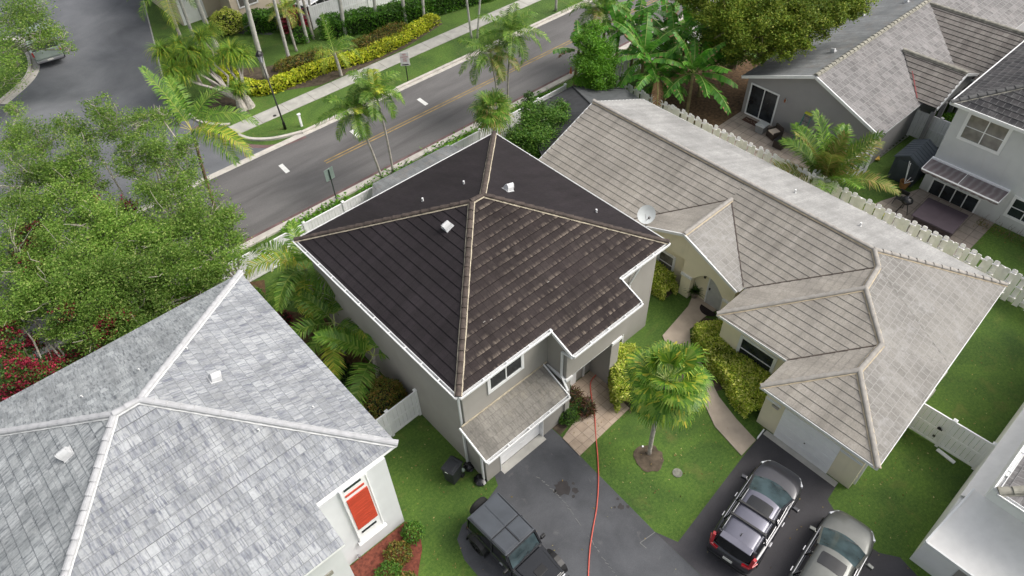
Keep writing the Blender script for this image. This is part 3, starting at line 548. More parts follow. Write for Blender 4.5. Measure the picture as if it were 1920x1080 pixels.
m=MB(); m.box((13.6,12.41,1.03),(.92,.05,2.04)); fd=m.build('front_door',white,hm,bevel=.01); m=MB(); m.box((13.98,12.36,1.0),(.05,.07,.12)); m.build('handle',chrome,fd)
m=MB(); m.box((14.55,12.41,.9),(.1,.06,1.8)); m.build('downpipe',trim,hm)
downspout(hm,[(7.82,12.15,5.3),(7.93,12.58,5.05),(7.93,12.58,.15)])
downspout(hm,[(7.83,10.9,2.42),(7.93,11.32,2.2),(7.93,11.55,2.2),(7.93,11.55,.15)])
downspout(hm,[(12.15,10.95,4.85),(12.22,11.55,4.6),(12.22,11.55,3.1),(12.15,11.1,2.6)])
downspout(hm,[(16.0,12.15,5.3),(16.0,12.38,5.0),(16.0,12.38,.2)]); downspout(hm,[(17.4,12.15,5.3),(17.1,12.40,4.2),(17.1,12.40,.1)])
# ================================================================ WHITE HOUSE (silver roof)
hw=thing('house','white house with the silver grey tiled hip roof','house',(-1,18,0))
m=MB(); m.prism([(-6.85,12.35),(4.55,12.35),(4.55,23.5),(-6.85,23.5)],0,4.80); m.prism([(-3.5,11.3),(1.85,11.3),(1.85,12.347),(-3.5,12.347)],0,4.45); m.build('wall',M_sw,hw)
E2=4.9; a1=(-1.4,18.05,7.3); a2=(-.6,18.05,7.3); s1,s2,s3,s4=(-7.1,12.45,E2),(5.15,12.45,E2),(5.12,23.8,E2),(-7.1,23.8,E2)
md=MB(); slope(md,[s2,a2,s3],.40); slope(md,[s1,s2,a2,a1],.40,.03); slope(md,[(-3.7,12.45,E2),(1.95,12.45,E2),(1.95,11.0,4.279),(-3.7,11.0,4.279)],.40,.03); roof=md.build('roof',T_sw,hw)
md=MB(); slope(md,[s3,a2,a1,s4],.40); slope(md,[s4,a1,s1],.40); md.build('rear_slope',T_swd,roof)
mu=MB(); roof_under(mu,[s1,s2,s3,s4],.14); roof_under(mu,[(-3.7,12.5,E2),(1.95,12.5,E2),(1.95,11.0,4.279),(-3.7,11.0,4.279)],.1,.012); mu.build('soffit',white,roof)
mc=MB()
for a,b in ((s1,a1),(s2,a2),(s3,a2),(s4,a1),(a1,a2)): caps(mc,Vector(a)+Vector((0,0,.02)),Vector(b)+Vector((0,0,.02)),.13,.42)
mc.build('ridge_tile',[cap_sw,mortar_w],roof)
zw=lambda x,y: min(4.9+(x+7.1)*.421,4.9+(5.15-x)*.4174,4.9+(y-12.45)*.4286,4.9+(23.8-y)*.4174)
goose_vent(roof,on_roof(402,712,zw),(.38,0,.92),1.0,white); goose_vent(roof,on_roof(128,852,zw),(-.38,0,.92),1.0,white)
for px,py in ((155,745),(262,695),(588,765),(486,808),(352,655)): pipe_vent(roof,on_roof(px,py,zw),.5)
# tall hurricane-shuttered window: frame with red shutter and slots
m=MB(); m.box((3.23,12.31,2.95),(1.06,.07,3.85)); fr=m.build('window',white,hw)
m=MB()
for k in range(22): m.box((3.22,12.26,2.05+.0980*k),(.82,.05-.012*(k%2),.096))
m.build('shutter',redm,fr)
m=MB(); m.box((3.18,12.262,4.78),(.66,.03,.10)); m.build('pane',G_dark,fr); m=MB(); m.box((3.2,12.262,1.66),(.62,.03,.10)); m.build('pane',G_dark,fr); m=MB(); m.box((3.2,12.262,4.42),(.74,.03,.10)); m.build('shutter_slat',redm,fr)
m=MB(); m.box((3.22,12.24,1.05),(1.2,.14,.06)); m.bar((2.72,12.26,1.1),(2.72,12.26,4.85),.03,.03); m.bar((3.72,12.26,1.1),(3.72,12.26,4.85),.03,.03); m.build('sill',white,fr)
m=MB(); m.box((1.15,11.27,2.7),(.3,.05,.2)); m.build('wall_vent',cap_tr,hw)
m=MB(); m.tube([(2.45,12.33,.3),(2.45,12.2,.36)],.03); m.lathe((2.45,12.2,.3),[(.05,0),(.05,.12),(0,.12)],8); m.build('tap',chrome,hw)
# ================================================================ CREAM HOUSE
hc=thing('house','low cream house with the long taupe tiled roof','house',(24,12,0))
e=2.62
m=MB(); m.prism([(22.15,1.75),(30.1,2.2),(30.1,22.6),(22.15,22.6)],0,2.66); m.prism([(20.0,1.6),(22.147,1.6),(22.147,9.25),(20.0,9.25)],0,2.64); m.prism([(18.2,1.5),(19.997,1.5),(19.997,5.75),(18.2,5.75)],0,2.05); m.prism([(18.2,1.5),(18.4,1.5),(18.4,5.75),(18.2,5.75)],2.05,2.6)
m.prism([(18.4,1.5),(19.997,1.5),(19.997,1.7),(18.4,1.7)],2.05,2.6)
# far gable end
m.prism([(22.2,22.45),(30.0,22.45),(30.0,22.59),(22.2,22.59)],2.66,2.68)
m.face([(22.0,22.6,2.66),(30.2,22.6,2.66),(26.1,22.6,4.36)]); m.build('wall',M_cream,hc)
Nw,R0,R1,H2,H1,Gb,Ga=(21.85,22.95,e),(26.05,22.95,4.42),(26.05,6.35,4.45),(25.45,5.75,4.22),(23.95,5.5,4.2),(22.3,3.65,3.55),(20.5,3.6,3.55)
sA,sB,sC,sD,SWc,SEc,NEc=(21.85,9.5,e),(19.72,9.5,e),(19.72,6.0,e),(17.85,6.0,e),(17.85,1.05,e),(30.35,1.75,e),(30.5,22.95,e)
# gable over the porch: ridge and valley points
gf,gb,gr,gl=(21.45,12.9,3.95),(25.0,12.9,3.95),(21.45,9.6,2.62),(21.45,16.1,2.62)
md=MB()
slope(md,[Nw,R0,(26.05,12.9,4.43),gb,(21.85,16.1,e)],.345,.02)                       # north part of the street-side slope
slope(md,[(26.05,12.9,4.43),R1,H2,(21.85,9.6,e),gb],.345,.02)
slope(md,[H1,(23.95,5.5,4.2),H2,(21.9,9.5,e),sB],.345,.02) if 0 else None
slope(md,[sB,(21.9,9.52,e),H2,H1],.345,.02)
slope(md,[sB,H1,Gb,(19.72,6.0,e)],.345,.02)
slope(md,[sD,(19.75,6.0,e),Gb,Ga],.345,.02)
slope(md,[SWc,sD,Ga],.345,.02)
slope(md,[gl,gf,gb,(21.85,16.1,e)],.345,.02)
roof=md.build('roof',T_cream,hc)
md=MB(); slope(md,[SWc,Ga,Gb,(24.2,1.42,e)],.345,.02); slope(md,[(24.2,1.42,e),Gb,H1],.345,.02); slope(md,[(24.2,1.42,e),H1,H2],.345,.02); slope(md,[(24.2,1.42,e),H2,R1,SEc],.345,.02); md.build('pale_slope',T_creamS,roof); md=MB(); slope(md,[(21.45,9.6,e),(21.85,9.6,e),gb,gf],.345,.02); md.build('gable_slope',T_creamS,roof)
md=MB(); slope(md,[R0,NEc,SEc,R1],.345,.02); md.build('east_slope',T_creamE,roof)
mu=MB(); roof_under(mu,[Nw,(21.85,9.5,e),sB,sC,sD,SWc,SEc,NEc],.12,.02); mu.bar((21.43,9.68,2.57),(21.43,12.9,3.93),.06,.14); mu.bar((21.43,16.1,2.57),(21.43,12.9,3.93),.06,.14)
for a,b in ((SWc,sD),(sC,sB),(SWc,SEc),(SEc,NEc),(Nw,R0),(NEc,R0)): mu.bar(Vector(a)-Vector((0,0,.05)),Vector(b)-Vector((0,0,.05)),.06,.13)
mu.build('fascia',trim,roof)
mc=MB()
for a,b in ((R0,R1),(R1,H2),(H2,H1),(H1,sB),(H1,Gb),(Gb,Ga),(Ga,sD),(Ga,SWc),(R1,SEc),(gb,gf)): caps(mc,Vector(a)+Vector((0,0,.02)),Vector(b)+Vector((0,0,.02)),.115,.40)
mc.build('ridge_tile',[cap_cream,mortar_p],roof)
vl=MB()
for a,b in ((gb,(21.85,9.65,e)),(gb,(21.85,16.1,e)),(H2,(21.9,9.52,e)),(Gb,sC)): vl.bar(Vector(a)+Vector((0,0,.045)),Vector(b)+Vector((0,0,.045)),.05,.02)
vl.build('valley',cap_brown,roof)
for px,py in ((1490,362),(1612,424)): pipe_vent(roof,on_roof(px,py,lambda x,y:4.43-(x-26.05)*.41),.8)
# porch gable front with arch
def arch_wall(m,x,y0,y1,zt,ya,yb,spring,rise,roofz,th=.3):
    N=14; ar=[(ya+(yb-ya)*i/N, spring+rise*math.sin(math.pi*i/N)) for i in range(N+1)]
    for xx in (x,x+th):
        for (p,q) in zip(ar[:-1],ar[1:]): m.face([(xx,p[0],p[1]),(xx,q[0],q[1]),(xx,q[0],roofz(q[0])),(xx,p[0],roofz(p[0]))])
        for a,b in ((y0,ya),(yb,y1)):
            k=4
            for i in range(k):
                s,t=a+(b-a)*i/k,a+(b-a)*(i+1)/k; z0=0 if (a==yb or (a==y0 and 1)) else 0
                m.face([(xx,s,z0),(xx,t,z0),(xx,t,roofz(t)),(xx,s,roofz(s))])
    for (p,q) in zip(ar[:-1],ar[1:]): m.face([(x,p[0],p[1]),(x,q[0],q[1]),(x+th,q[0],q[1]),(x+th,p[0],p[1])])
    for y in (ya,yb,y0,y1):
        zz=spring if y in (ya,yb) else roofz(y); m.face([(x,y,0),(x,y,zz),(x+th,y,zz),(x+th,y,0)])
rz=lambda y:3.9-abs(y-12.9)*.42-.06
m=MB(); arch_wall(m,21.7,9.85,12.75,2.5,10.35,12.2,1.35,.80,rz); m.face([(21.7,12.75,2.3),(21.7,15.95,2.3),(21.7,15.95,rz(15.95)),(21.7,12.9,rz(12.9)),(21.7,12.75,rz(12.75))]); m.face([(21.7,12.75,2.3),(21.7,15.95,2.3),(22.15,15.95,2.3),(22.15,12.75,2.3)]); m.build('porch_wall',M_cream,hc)
for bx_ in (((21.68,12.47,1.42),(.12,.62,.12)),((21.68,10.1,1.42),(.12,.5,.12)),((18.19,5.4,1.83),(.06,.68,.12)),((18.19,1.98,1.83),(.06,.9,.12))): m=MB(); m.box(*bx_); m.build('pier_cap',trim,hc)
m=MB(); m.box((22.13,11.0,1.04),(.05,.86,2.06)); fd=m.build('front_door',plain('pale_grey_door',(.45,.46,.46),.5),hc); m=MB(); m.bar((22.12,10.55,0),(22.12,10.55,2.1),.07,.07); m.bar((22.12,11.45,0),(22.12,11.45,2.1),.07,.07); m.bar((22.12,10.52,2.1),(22.12,11.48,2.1),.07,.07); m.build('door_frame',trim,fd)
m=MB(); m.box((22.08,11.33,1.05),(.06,.05,.12)); m.build('handle',black,fd)
m=MB(); m.lathe((22.06,11.7,1.55),[(.0,0),(.06,.02),(.07,.14),(.09,.2),(0,.24)],8); m.build('wall_lamp',black,hc)
window(hc,(22.15,14.45,.30),(0,-1,0),(-1,0,0),.82,1.15,1,2,.13,gl=G_soft)
window(hc,(20.0,8.15,.72),(0,-1,0),(-1,0,0),1.55,1.22,1,2,.14,gl=G_dark)
m=MB()
for k in range(4): m.box((18.17,3.66,.25+.5*k),(.05,2.44,.485))
gd=m.build('garage_door',white,hc,bevel=.008); m=MB(); m.box((18.13,3.66,.85),(.04,.05,.03)); m.build('handle',black,gd)
downspout(hc,[(20.02,6.05,2.5),(20.02,6.05,.1)]); downspout(hc,[(18.5,1.45,2.5),(18.5,1.45,.1)])
m=MB(); m.box((18.16,5.25,1.65),(.04,.3,.12)); m.build('house_number_plate',chrome,hc)
# low rear lean-to roof with grey tiles behind the cream house
pr=thing('patio_cover','dark screened patio roof beyond the gable end of the cream house','patio cover',(26,25,0))
p1,p2,p3,p4,ra,rb=W(1010,300,2.5),W(1070,166,2.5),W(1228,203,2.2),W(1120,195,2.6),W(1160,172,3.3),W(1120,180,3.0)
m=MB(); m.slab([(22.3,23.0,2.35),(24.6,27.3,2.3),(28.9,27.3,2.3),(26.6,23.1,3.5)],.05); scr=plain('dark_screen_mesh',(.035,.036,.04),.7,var=.3); sf=m.build('roof_panel',scr,pr); m=MB(); m.slab([(26.62,23.1,3.5),(28.93,27.3,2.32),(31.3,25.0,2.1),(31.0,22.9,2.1)],.05); m.build('roof_panel',plain('grey_screen_mesh',(.085,.09,.095),.6,var=.2),pr)
m=MB()
for a,b in (((22.3,23,2.37),(24.6,27.3,2.33)),((24.6,27.3,2.33),(28.9,27.3,2.33)),((26.6,23.1,3.53),(28.9,27.3,2.35)),((28.93,27.3,2.34),(31.3,25,2.13))): m.bar(a,b,.06,.05)
for x,y,z in ((24.6,27.2,2.3),(28.9,27.2,2.3),(31.2,25,2.1)): m.bar((x,y,0),(x,y,z),.07)
m.build('frame',scr,pr)
pr=thing('patio_cover','grey patio roof between the dark roof and the street fence','patio cover',(16.5,25.5,0))
m=MB(); q=[(13.3,24.2,2.75),(21,24.2,2.75),(19.4,28.05,2.2),(14.3,28.1,2.2)]; slope(m,q,.36,.015); slope(m,[(13.3,24.2,2.75),(14.3,28.1,2.2),(13.0,26.3,2.2)],.36,.015); m.build('roof',T_trn,pr); m=MB(); m.slab(q,.1); 
for x,y in ((14.6,27.5),(19.1,27.5)): m.bar((x,y,0),(x,y,2.15),.1)
m.build('frame',trim,pr)
# ================================================================ BLUE-GREY HOUSE (top right)
ht=thing('house','blue grey house with the weathered grey gable roof','house',(45,16,0))
m=MB(); X0=37.3; m.prism([(X0,11.5),(58,11.5),(58,20.1),(X0,20.1)],0,2.58)
m.face([(X0,11.5,2.58),(X0,20.1,2.58),(X0,15.85,4.38)]); m.prism([(47.6,9.7),(58,9.7),(58,11.497),(47.6,11.497)],0,2.55); m.build('wall',M_tr,ht)
r1,r2=(36.95,15.85,4.45),(60,15.85,4.45); se_,ne_=(36.95,11.25,2.6),(36.95,20.4,2.6)
md=MB(); slope(md,[se_,(60,11.25,2.6),r2,r1],.36,.03); roof=md.build('roof',T_tr,ht)
md=MB(); slope(md,[ne_,r1,r2,(60,20.4,2.6)],.36,.02); md.build('rear_slope',T_trn,roof)
# cross gable 1 (faces the side) and hip wing
g1f,g1b,g1l,g1r=(44.3,10.3,3.85),(44.3,14.2,3.85),(41.2,10.9,2.58),(46.6,10.3,2.9)
md=MB(); slope(md,[(41.6,10.3,2.72),g1f,g1b,(41.6,11.55,2.72)],.36,.03); slope(md,[(47.1,10.3,2.72),(47.1,11.55,2.72),g1b,g1f],.36,.03)
slope(md,[(46.3,9.4,2.62),(50.2,9.4,4.35),(50.2,15.85,4.35),(46.3,11.25,2.62)],.36,.03); slope(md,[(54.2,9.4,2.62),(54.2,11.25,2.62),(50.2,15.85,4.35),(50.2,9.4,4.35)],.36,.03); md.build('wing_slope',T_trb,roof)
md=MB(); slope(md,[(46.3,9.35,2.62),(54.2,9.35,2.62),(50.2,13.2,4.38)],.36,.02); 
mu=MB(); roof_under(mu,[se_,(60,11.25,2.6),r2,r1],.1,.01); roof_under(mu,[ne_,r1,r2,(60,20.4,2.6)],.1,.01)
for a,b in ((se_,r1),(ne_,r1)): mu.bar(Vector(a)-Vector((0.03,0,.06)),Vector(b)-Vector((0.03,0,.06)),.07,.18)
mu.bar((41.6,10.32,2.66),(44.3,10.30,3.80),.08,.16); mu.bar((47.1,10.32,2.66),(44.3,10.30,3.80),.08,.16); mu.bar((46.3,9.35,2.58),(46.3,11,2.58),.06,.12)
mu.build('barge_board',trim,roof)
m=MB(); m.face([(41.75,10.45,2.3),(47,10.45,2.3),(47,10.45,2.72),(44.3,10.45,3.75),(41.75,10.45,2.72)]); 
for x in (41.9,43.4,45.2,46.9): m.bar((x,10.5,0),(x,10.5,2.3),.22)
m.build('entry_arch_wall',M_tr,ht)
mc=MB()
for a,b in ((r1,r2),(g1b,g1f),((50.2,9.4,4.35),(50.2,15.6,4.35)),): caps(mc,Vector(a)+Vector((0,0,.03)),Vector(b)+Vector((0,0,.03)),.13,.4)
mc.build('ridge_tile',[cap_tr,cap_tr],roof)
red_f=plain('red_flashing',(.22,.05,.05),.7,var=.2); m=MB(); m.bar((41.7,11.6,2.80),(43.2,12.9,3.42),.07,.02); m.build('valley',red_f,roof)
for px,py in ((1563,98),(1618,30),(1700,5)): goose_vent(roof,on_roof(px,py,lambda x,y:4.45-abs(y-15.85)*.405),(0,.38,.92),.75,white)
window(ht,(X0,19.75,.12),(0,-1,0),(-1,0,0),1.85,2.02,2,1,.09,name='sliding_door')
m=MB(); m.lathe((37.18,17.35,1.95),[(0,0),(.05,.02),(.07,.16),(.03,.2),(.03,.26),(0,.26)],8); wl=m.build('wall_lamp',plain('copper_lamp',(.35,.12,.05),.3,.8),ht); m=MB(); m.box((37.25,17.35,2.05),(.1,.08,.12)); m.build('bracket',white,wl)
downspout(ht,[(37.2,11.6,2.4),(37.25,11.6,.1)])
# ================================================================ PALE HOUSE with awning (right)
hr=thing('house','pale two storey house with the charcoal roof and striped awning','house',(43,3,0))
m=MB(); m.prism([(37.95,-6),(50,-6),(50,8.5),(37.95,8.5)],0,5.55); m.build('wall',M_r,hr)
E3=5.55; n1,n2=(37.6,8.85,E3),(50.5,8.85,E3); t1=(43.2,3.2,7.9)
md=MB(); slope(md,[n1,(37.6,-8,E3),(43.2,-8,7.9),t1],.36,.03); slope(md,[n1,t1,(45,3.2,7.9),(50.5,8.85,E3)],.36,.03); slope(md,[(45,3.2,7.9),t1,(43.2,-8,7.9),(50.5,-8,4.9)],.36,.03) if 0 else None
roof=md.build('roof',T_r,hr); mu=MB(); roof_under(mu,[n1,(37.6,-8,E3),(50.5,-8,E3),n2],.12,.01); mu.bar((37.57,8.87,E3-.03),(37.57,-8,E3-.03),.06,.16); mu.bar((37.57,8.88,E3-.03),(50.5,8.88,E3-.03),.06,.16); mu.build('fascia',trim,roof)
mc=MB(); caps(mc,n1,t1,.14,.42); mc.build('ridge_tile',[plain('charcoal_cap',(.09,.09,.09),.8,var=.3),cap_tr],roof)
def rpt(px,py,X):
    d=ray(px,py); t=X/d[0]; return Vector((X,d[1]*t,H+d[2]*t))
def wnd_px(par,X,tl,bl,br,cols,rows,fr=.12,gl=None,name='window'):
    a,b,c=rpt(*tl,X),rpt(*bl,X),rpt(*br,X); z0=(b.z+c.z)/2; return window(par,(X,a.y*.5+b.y*.5-.1,z0),(0,-1,0),(-1,0,0),(b.y-c.y),a.z-z0,cols,rows,fr,gl=gl,name=name)
wnd_px(hr,37.95,(1822,214),(1795,252),(1862,282),2,2,.16,G_soft)
wnd_px(hr,37.95,(1902,370),(1886,398),(1935,425),2,2,.14)
wnd_px(hr,37.95,(1752,336),(1732,362),(1812,402),4,1,.08,name='sliding_door')
a0,a1,b0,b1=rpt(1748,296,37.93),rpt(1893,360,37.93),W(1728,316,2.35),W(1872,381,2.35)
cloth,cnt,cb=base('striped_awning_cloth'); gq=coord(cnt); wv=node(cnt,'ShaderNodeTexWave'); cnt.links.new(gq,wv.inputs[0]); wv.bands_direction='Y'; wv.inputs['Scale'].default_value=.9; wv.inputs['Distortion'].default_value=3; wv.inputs['Detail'].default_value=4
rr=ramp(cnt,[(.1,(.15,.115,.12)),(.7,(.18,.155,.158)),(1,(.24,.22,.22))]); cnt.links.new(wv.outputs[0],rr.inputs[0]); cnt.links.new(rr.outputs[0],cb.inputs[0])
m=MB(); N=24; zt=a0.z*.5+a1.z*.5
A=Vector((37.93,a0.y,zt)); B=Vector((37.93,a1.y,zt)); Cc=Vector((b0.x,b0.y,2.35)); D=Vector((b0.x,b1.y,2.35))
for i in range(N):
    s,t=i/N,(i+1)/N; p,q,r_,u_=A.lerp(B,s),A.lerp(B,t),Cc.lerp(D,t),Cc.lerp(D,s); m.face([p,u_,r_,q])
    sc=-.12-.06*abs(math.sin(s*math.pi*8)); m.face([u_,u_+Vector((0,0,sc)),r_+Vector((0,0,-.12-.06*abs(math.sin(t*math.pi*8)))),r_])
aw=thing('awning','faded plum striped awning over the sliding doors of the pale house','awning',(37.9,A.y,2.4)); m.build('cloth',cloth,aw); m=MB(); m.bar(Cc,D,.06,.05); m.bar(A+Vector((-.03,0,.05)),B+Vector((-.03,0,.05)),.14,.12)
for k in (0,.48,1): m.bar(A.lerp(B,k)+Vector((0,0,.03)),Cc.lerp(D,k)+Vector((0,0,.03)),.03)
m.build('frame',white,aw)
# ================================================================ WHITE BLUISH HOUSE (bottom right)
hs=thing('house','bluish white house at the lower right corner','house',(22,-5,0))
m=MB(); m.prism([(17.3,-12),(34,-12),(34,-1.45),(17.3,-1.45)],0,2.55); m.prism([(19.0,-12),(34,-12),(34,-1.95),(19.0,-1.95)],2.55,4.75); m.build('wall',M_se,hs)
m=MB(); m.slab([(16.6,-12,2.55),(16.6,-1.42,2.55),(19.0,-1.6,3.25),(19.0,-12,3.25)],.10); m.slab([(19.0,-1.42,2.62),(34,-1.42,2.62),(34,-1.95,3.0),(19.0,-1.95,3.0)],.05); lo=m.build('lower_roof',plain('white_membrane',(.80,.79,.77),.95,var=.05,spec=.1),hs)
m=MB(); m.bar((16.55,-1.40,2.55),(19.0,-1.58,3.27),.07,.12); m.bar((16.56,-1.4,2.5),(16.56,-12,2.5),.07,.14); m.build('fascia',trim,lo)
u1,u2,u3=(18.25,-2.05,4.75),(34,-2.05,4.75),(18.25,-14,4.75)
md=MB(); slope(md,[u1,(23.2,-7.6,6.9),(34,-7.6,6.9),u2],.36,.03); slope(md,[u3,(23.2,-7.6,6.9),u1],.36,.03); roof=md.build('roof',T_tr,hs); mu=MB(); roof_under(mu,[u1,u2,(34,-14,4.75),u3],.1,.01); mu.build('soffit',trim,roof)
gutter(hs,[u3,u1],(-1,0)); gutter(hs,[u1,u2],(0,1)); mc=MB(); caps(mc,u1,(23.2,-7.6,6.9)); mc.build('ridge_tile',[cap_tr,cap_tr],roof)
m=MB(); m.box((17.28,-4.2,1.05),(.05,3.0,2.1)); m.build('garage_door',M_main,hs)
# ================================================================ HOUSES ACROSS THE STREET
hf=thing('house','sand coloured house across the street behind the palm trunks','house',(24,60,0))
m=MB(); m.prism([(16.2,58.3),(19.6,58.3),(19.6,56.0),(27.5,56.0),(27.5,66),(16.2,66)],0,5.5); m.build('wall',M_far,hf)
md=MB(); slope(md,[(15.8,55.5,5.5),(28,55.5,5.5),(24,61,7.5),(20,61,7.5)],.36); slope(md,[(15.8,66.5,5.5),(15.8,55.5,5.5),(20,61,7.5)],.36); slope(md,[(28,66.5,5.5),(24,61,7.5),(28,55.5,5.5)],.36); slope(md,[(28,66.5,5.5),(15.8,66.5,5.5),(20,61,7.5),(24,61,7.5)],.36); md.build('roof',T_garage,hf)
window(hf,(20.3,56.0,.9),(1,0,0),(0,-1,0),1.5,1.3,2,1,.1,gl=G_soft); m=MB(); m.box((17.3,58.27,1.0),(2.0,.05,2.0)); m.build('garage_door',white,hf)
hf=thing('house','beige house behind the white fence across the street','house',(34,58,0))
m=MB(); m.prism([(29.5,52.5),(42,52.5),(42,62),(29.5,62)],0,5); m.build('wall',M_far,hf); md=MB(); slope(md,[(29,52,5),(42.5,52,5),(38,57.2,7),(34,57.2,7)],.36); slope(md,[(29,62.5,5),(29,52,5),(34,57.2,7)],.36); md.build('roof',T_garage,hf)
sheet('driveway',[(17,55.9),(20.5,51.8),(23.5,53.5),(22,56)],.012,A_drive,'small asphalt driveway of the sand coloured house')
# ================================================================ FENCES
def vinyl_fence(label,p,q,h=1.8,bay=2.4,mat=white,gate=None,rail=True):
    p,q=Vector((p[0],p[1],0)),Vector((q[0],q[1],0)); d=(q-p).normalized(); L=(q-p).length; n=Vector((-d.y,d.x,0)); k=max(1,round(L/bay)); f=thing('fence',label,'fence',tuple(p)); b=L/k; az=math.atan2(d.y,d.x)
    for i in range(k):
        m=MB(); a=p+d*(b*i+.06); w=b-.12; nb=max(1,int(w/.17)); s=w/nb
        for j in range(nb): m.box(tuple(a+d*(s*(j+.5))+n*(.004 if j%2 else 0)+Vector((0,0,h/2))),(s-.012,.022,h-.12),az)
        for z in (.12,h*.5,h-.06) if rail else (.12,h-.06): m.bar(a+Vector((0,0,z)),a+d*w+Vector((0,0,z)),.055 if z!=h*.5 else .045,.11)
        m.build('panel',mat,f)
    for i in range(k+1):
        c=p+d*(b*i); m=MB(); m.box((c.x,c.y,h/2+.02),(.12,.12,h+.04),az); m.box((c.x,c.y,h+.06),(.16,.16,.04),az); m.box((c.x,c.y,h+.10),(.14,.14,.05),az,tz=.1); m.build('post',mat,f)
    return f
vinyl_fence('long white vinyl fence along the near side of the street',(5.2,28.32),(29.3,28.32),1.83,2.4)
vinyl_fence('short white vinyl fence beside the grey wall and the rusty shrub',(5.0,15.75),(7.95,15.85),1.75,1.5)
vinyl_fence('white vinyl fence and gate between the cream and bluish houses',(22.5,1.55),(22.6,-1.4),1.8,1.5)
vinyl_fence('white vinyl fence between the blue grey and pale houses',(42.35,11.45),(42.4,8.6),1.8,1.6)
vinyl_fence('white vinyl fence behind the green hedge across the street',(23.4,50.2),(48,47.6),1.8,2.4)
m=MB(); m.box((22.44,.35,1.1),(.05,.12,.12)); m.box((22.44,.35,.55),(.05,.10,.08)); m.box((22.42,.33,1.1),(.06,.2,.04)); tag(m.build('gate_latch',blackm),'black latch on the white gate by the cream house','latch')
# shadow-box fence: boards on both faces of the rails, dog-eared tops
def shadow_fence(label,p,q,h=1.8,bay=2.5):
    p,q=Vector((p[0],p[1],0)),Vector((q[0],q[1],0)); d=(q-p).normalized(); L=(q-p).length; n=Vector((-d.y,d.x,0)); k=round(L/bay); b=L/k; f=thing('fence',label,'fence',tuple(p))
    fm=plain('chalky_fence_paint',(.90,.89,.90),.8,var=.07,scale=4)
    for i in range(k):
        m=MB(); a=p+d*(b*i); nb=9; s=b/nb
        for j in range(nb):
            off=n*(.07 if j%2 else -.07)+n*random.uniform(-.006,.006); c=a+d*(s*(j+.5)); w=.245; hh=h+random.uniform(-.03,.03); lean=d*random.uniform(-.015,.015)
            if random.random()<.03: lean=d*.12
            bl,brr=c-d*w/2+off,c+d*w/2+off; up=Vector((0,0,1))
            for t0 in (-.009,.009): 
                o=n*t0; pts=[bl+o,brr+o,brr+o+lean+up*(hh-.06),c+d*(w*.28)+off+o+lean+up*hh,c-d*(w*.28)+off+o+lean+up*hh,bl+o+lean+up*(hh-.06)]; m.face(pts)
            o1,o2=n*-.009,n*.009; tp=[(bl,bl+lean+up*(hh-.06)),(bl+lean+up*(hh-.06),c-d*(w*.28)+off+lean+up*hh),(c-d*(w*.28)+off+lean+up*hh,c+d*(w*.28)+off+lean+up*hh),(c+d*(w*.28)+off+lean+up*hh,brr+lean+up*(hh-.06)),(brr+lean+up*(hh-.06),brr)]
            for x,y in tp: m.face([x+o1,y+o1,y+o2,x+o2])
        for z in (.3,.95,1.55): m.bar(a+Vector((0,0,z)),a+d*b+Vector((0,0,z)),.06,.09)
        m.build('panel',fm,f)
    for i in range(k+1): 
        c=p+d*(b*i); m=MB(); m.box((c.x,c.y,.85),(.09,.09,1.7)); m.build('post',fm,f)
shadow_fence('long white board fence behind the pale grey roof slope',(32.3,26.5),(32.75,-2.5))
shadow_fence('short white board fence behind the coconut palm',(32.4,12.55),(37.1,11.35))
shadow_fence('white board fence beyond the banana plants',(34.5,28.5),(44.5,27.6))
# ================================================================ FOLIAGE BUILDERS
def leaf_quads(P,size,flat=.35,asp=.55,rng=RNG,down=0.0):
    """one pointed leaf (kite) at each point"""
    n=len(P); a=rng.normal(size=(n,3)); a[:,2]=a[:,2]*flat-down; a/=np.linalg.norm(a,axis=1)[:,None]
    u=rng.normal(size=(n,3)); u[:,2]=u[:,2]*.3+1.0; b=np.cross(a,u); b/=np.linalg.norm(b,axis=1)[:,None]
    s=size*rng.uniform(.6,1.35,(n,1)); a=a*s; b=b*s*asp*.5
    return np.stack([P,P+a*.45+b,P+a,P+a*.45-b],axis=1)
def clump_points(c,r,n,nsub,rng=RNG,spread=.30,flat=.8,hollow=.55):
    c=np.array(c,dtype=float); d=rng.normal(size=(nsub,3)); d/=np.linalg.norm(d,axis=1)[:,None]; rad=r*rng.uniform(hollow,1.05,(nsub,1)); sub=c+d*rad*np.array([1,1,flat])
    idx=rng.integers(0,nsub,n); return sub[idx]+rng.normal(size=(n,3))*r*spread*np.array([1,1,.6])
def limb(m,a,b,r0,r1,k=4,w=.12,n=7):
    a,b=Vector(a),Vector(b); L=(b-a).length; pts=[];rad=[]
    for i in range(k+1):
        t=i/k; p=a.lerp(b,t); 
        if 0<i<k: p+=Vector((random.uniform(-w,w),random.uniform(-w,w),random.uniform(-w,w)*.5))*L*.35
        pts.append(p); rad.append(r0+(r1-r0)*t)
    m.tube(pts,rad,n,cap=False); return pts
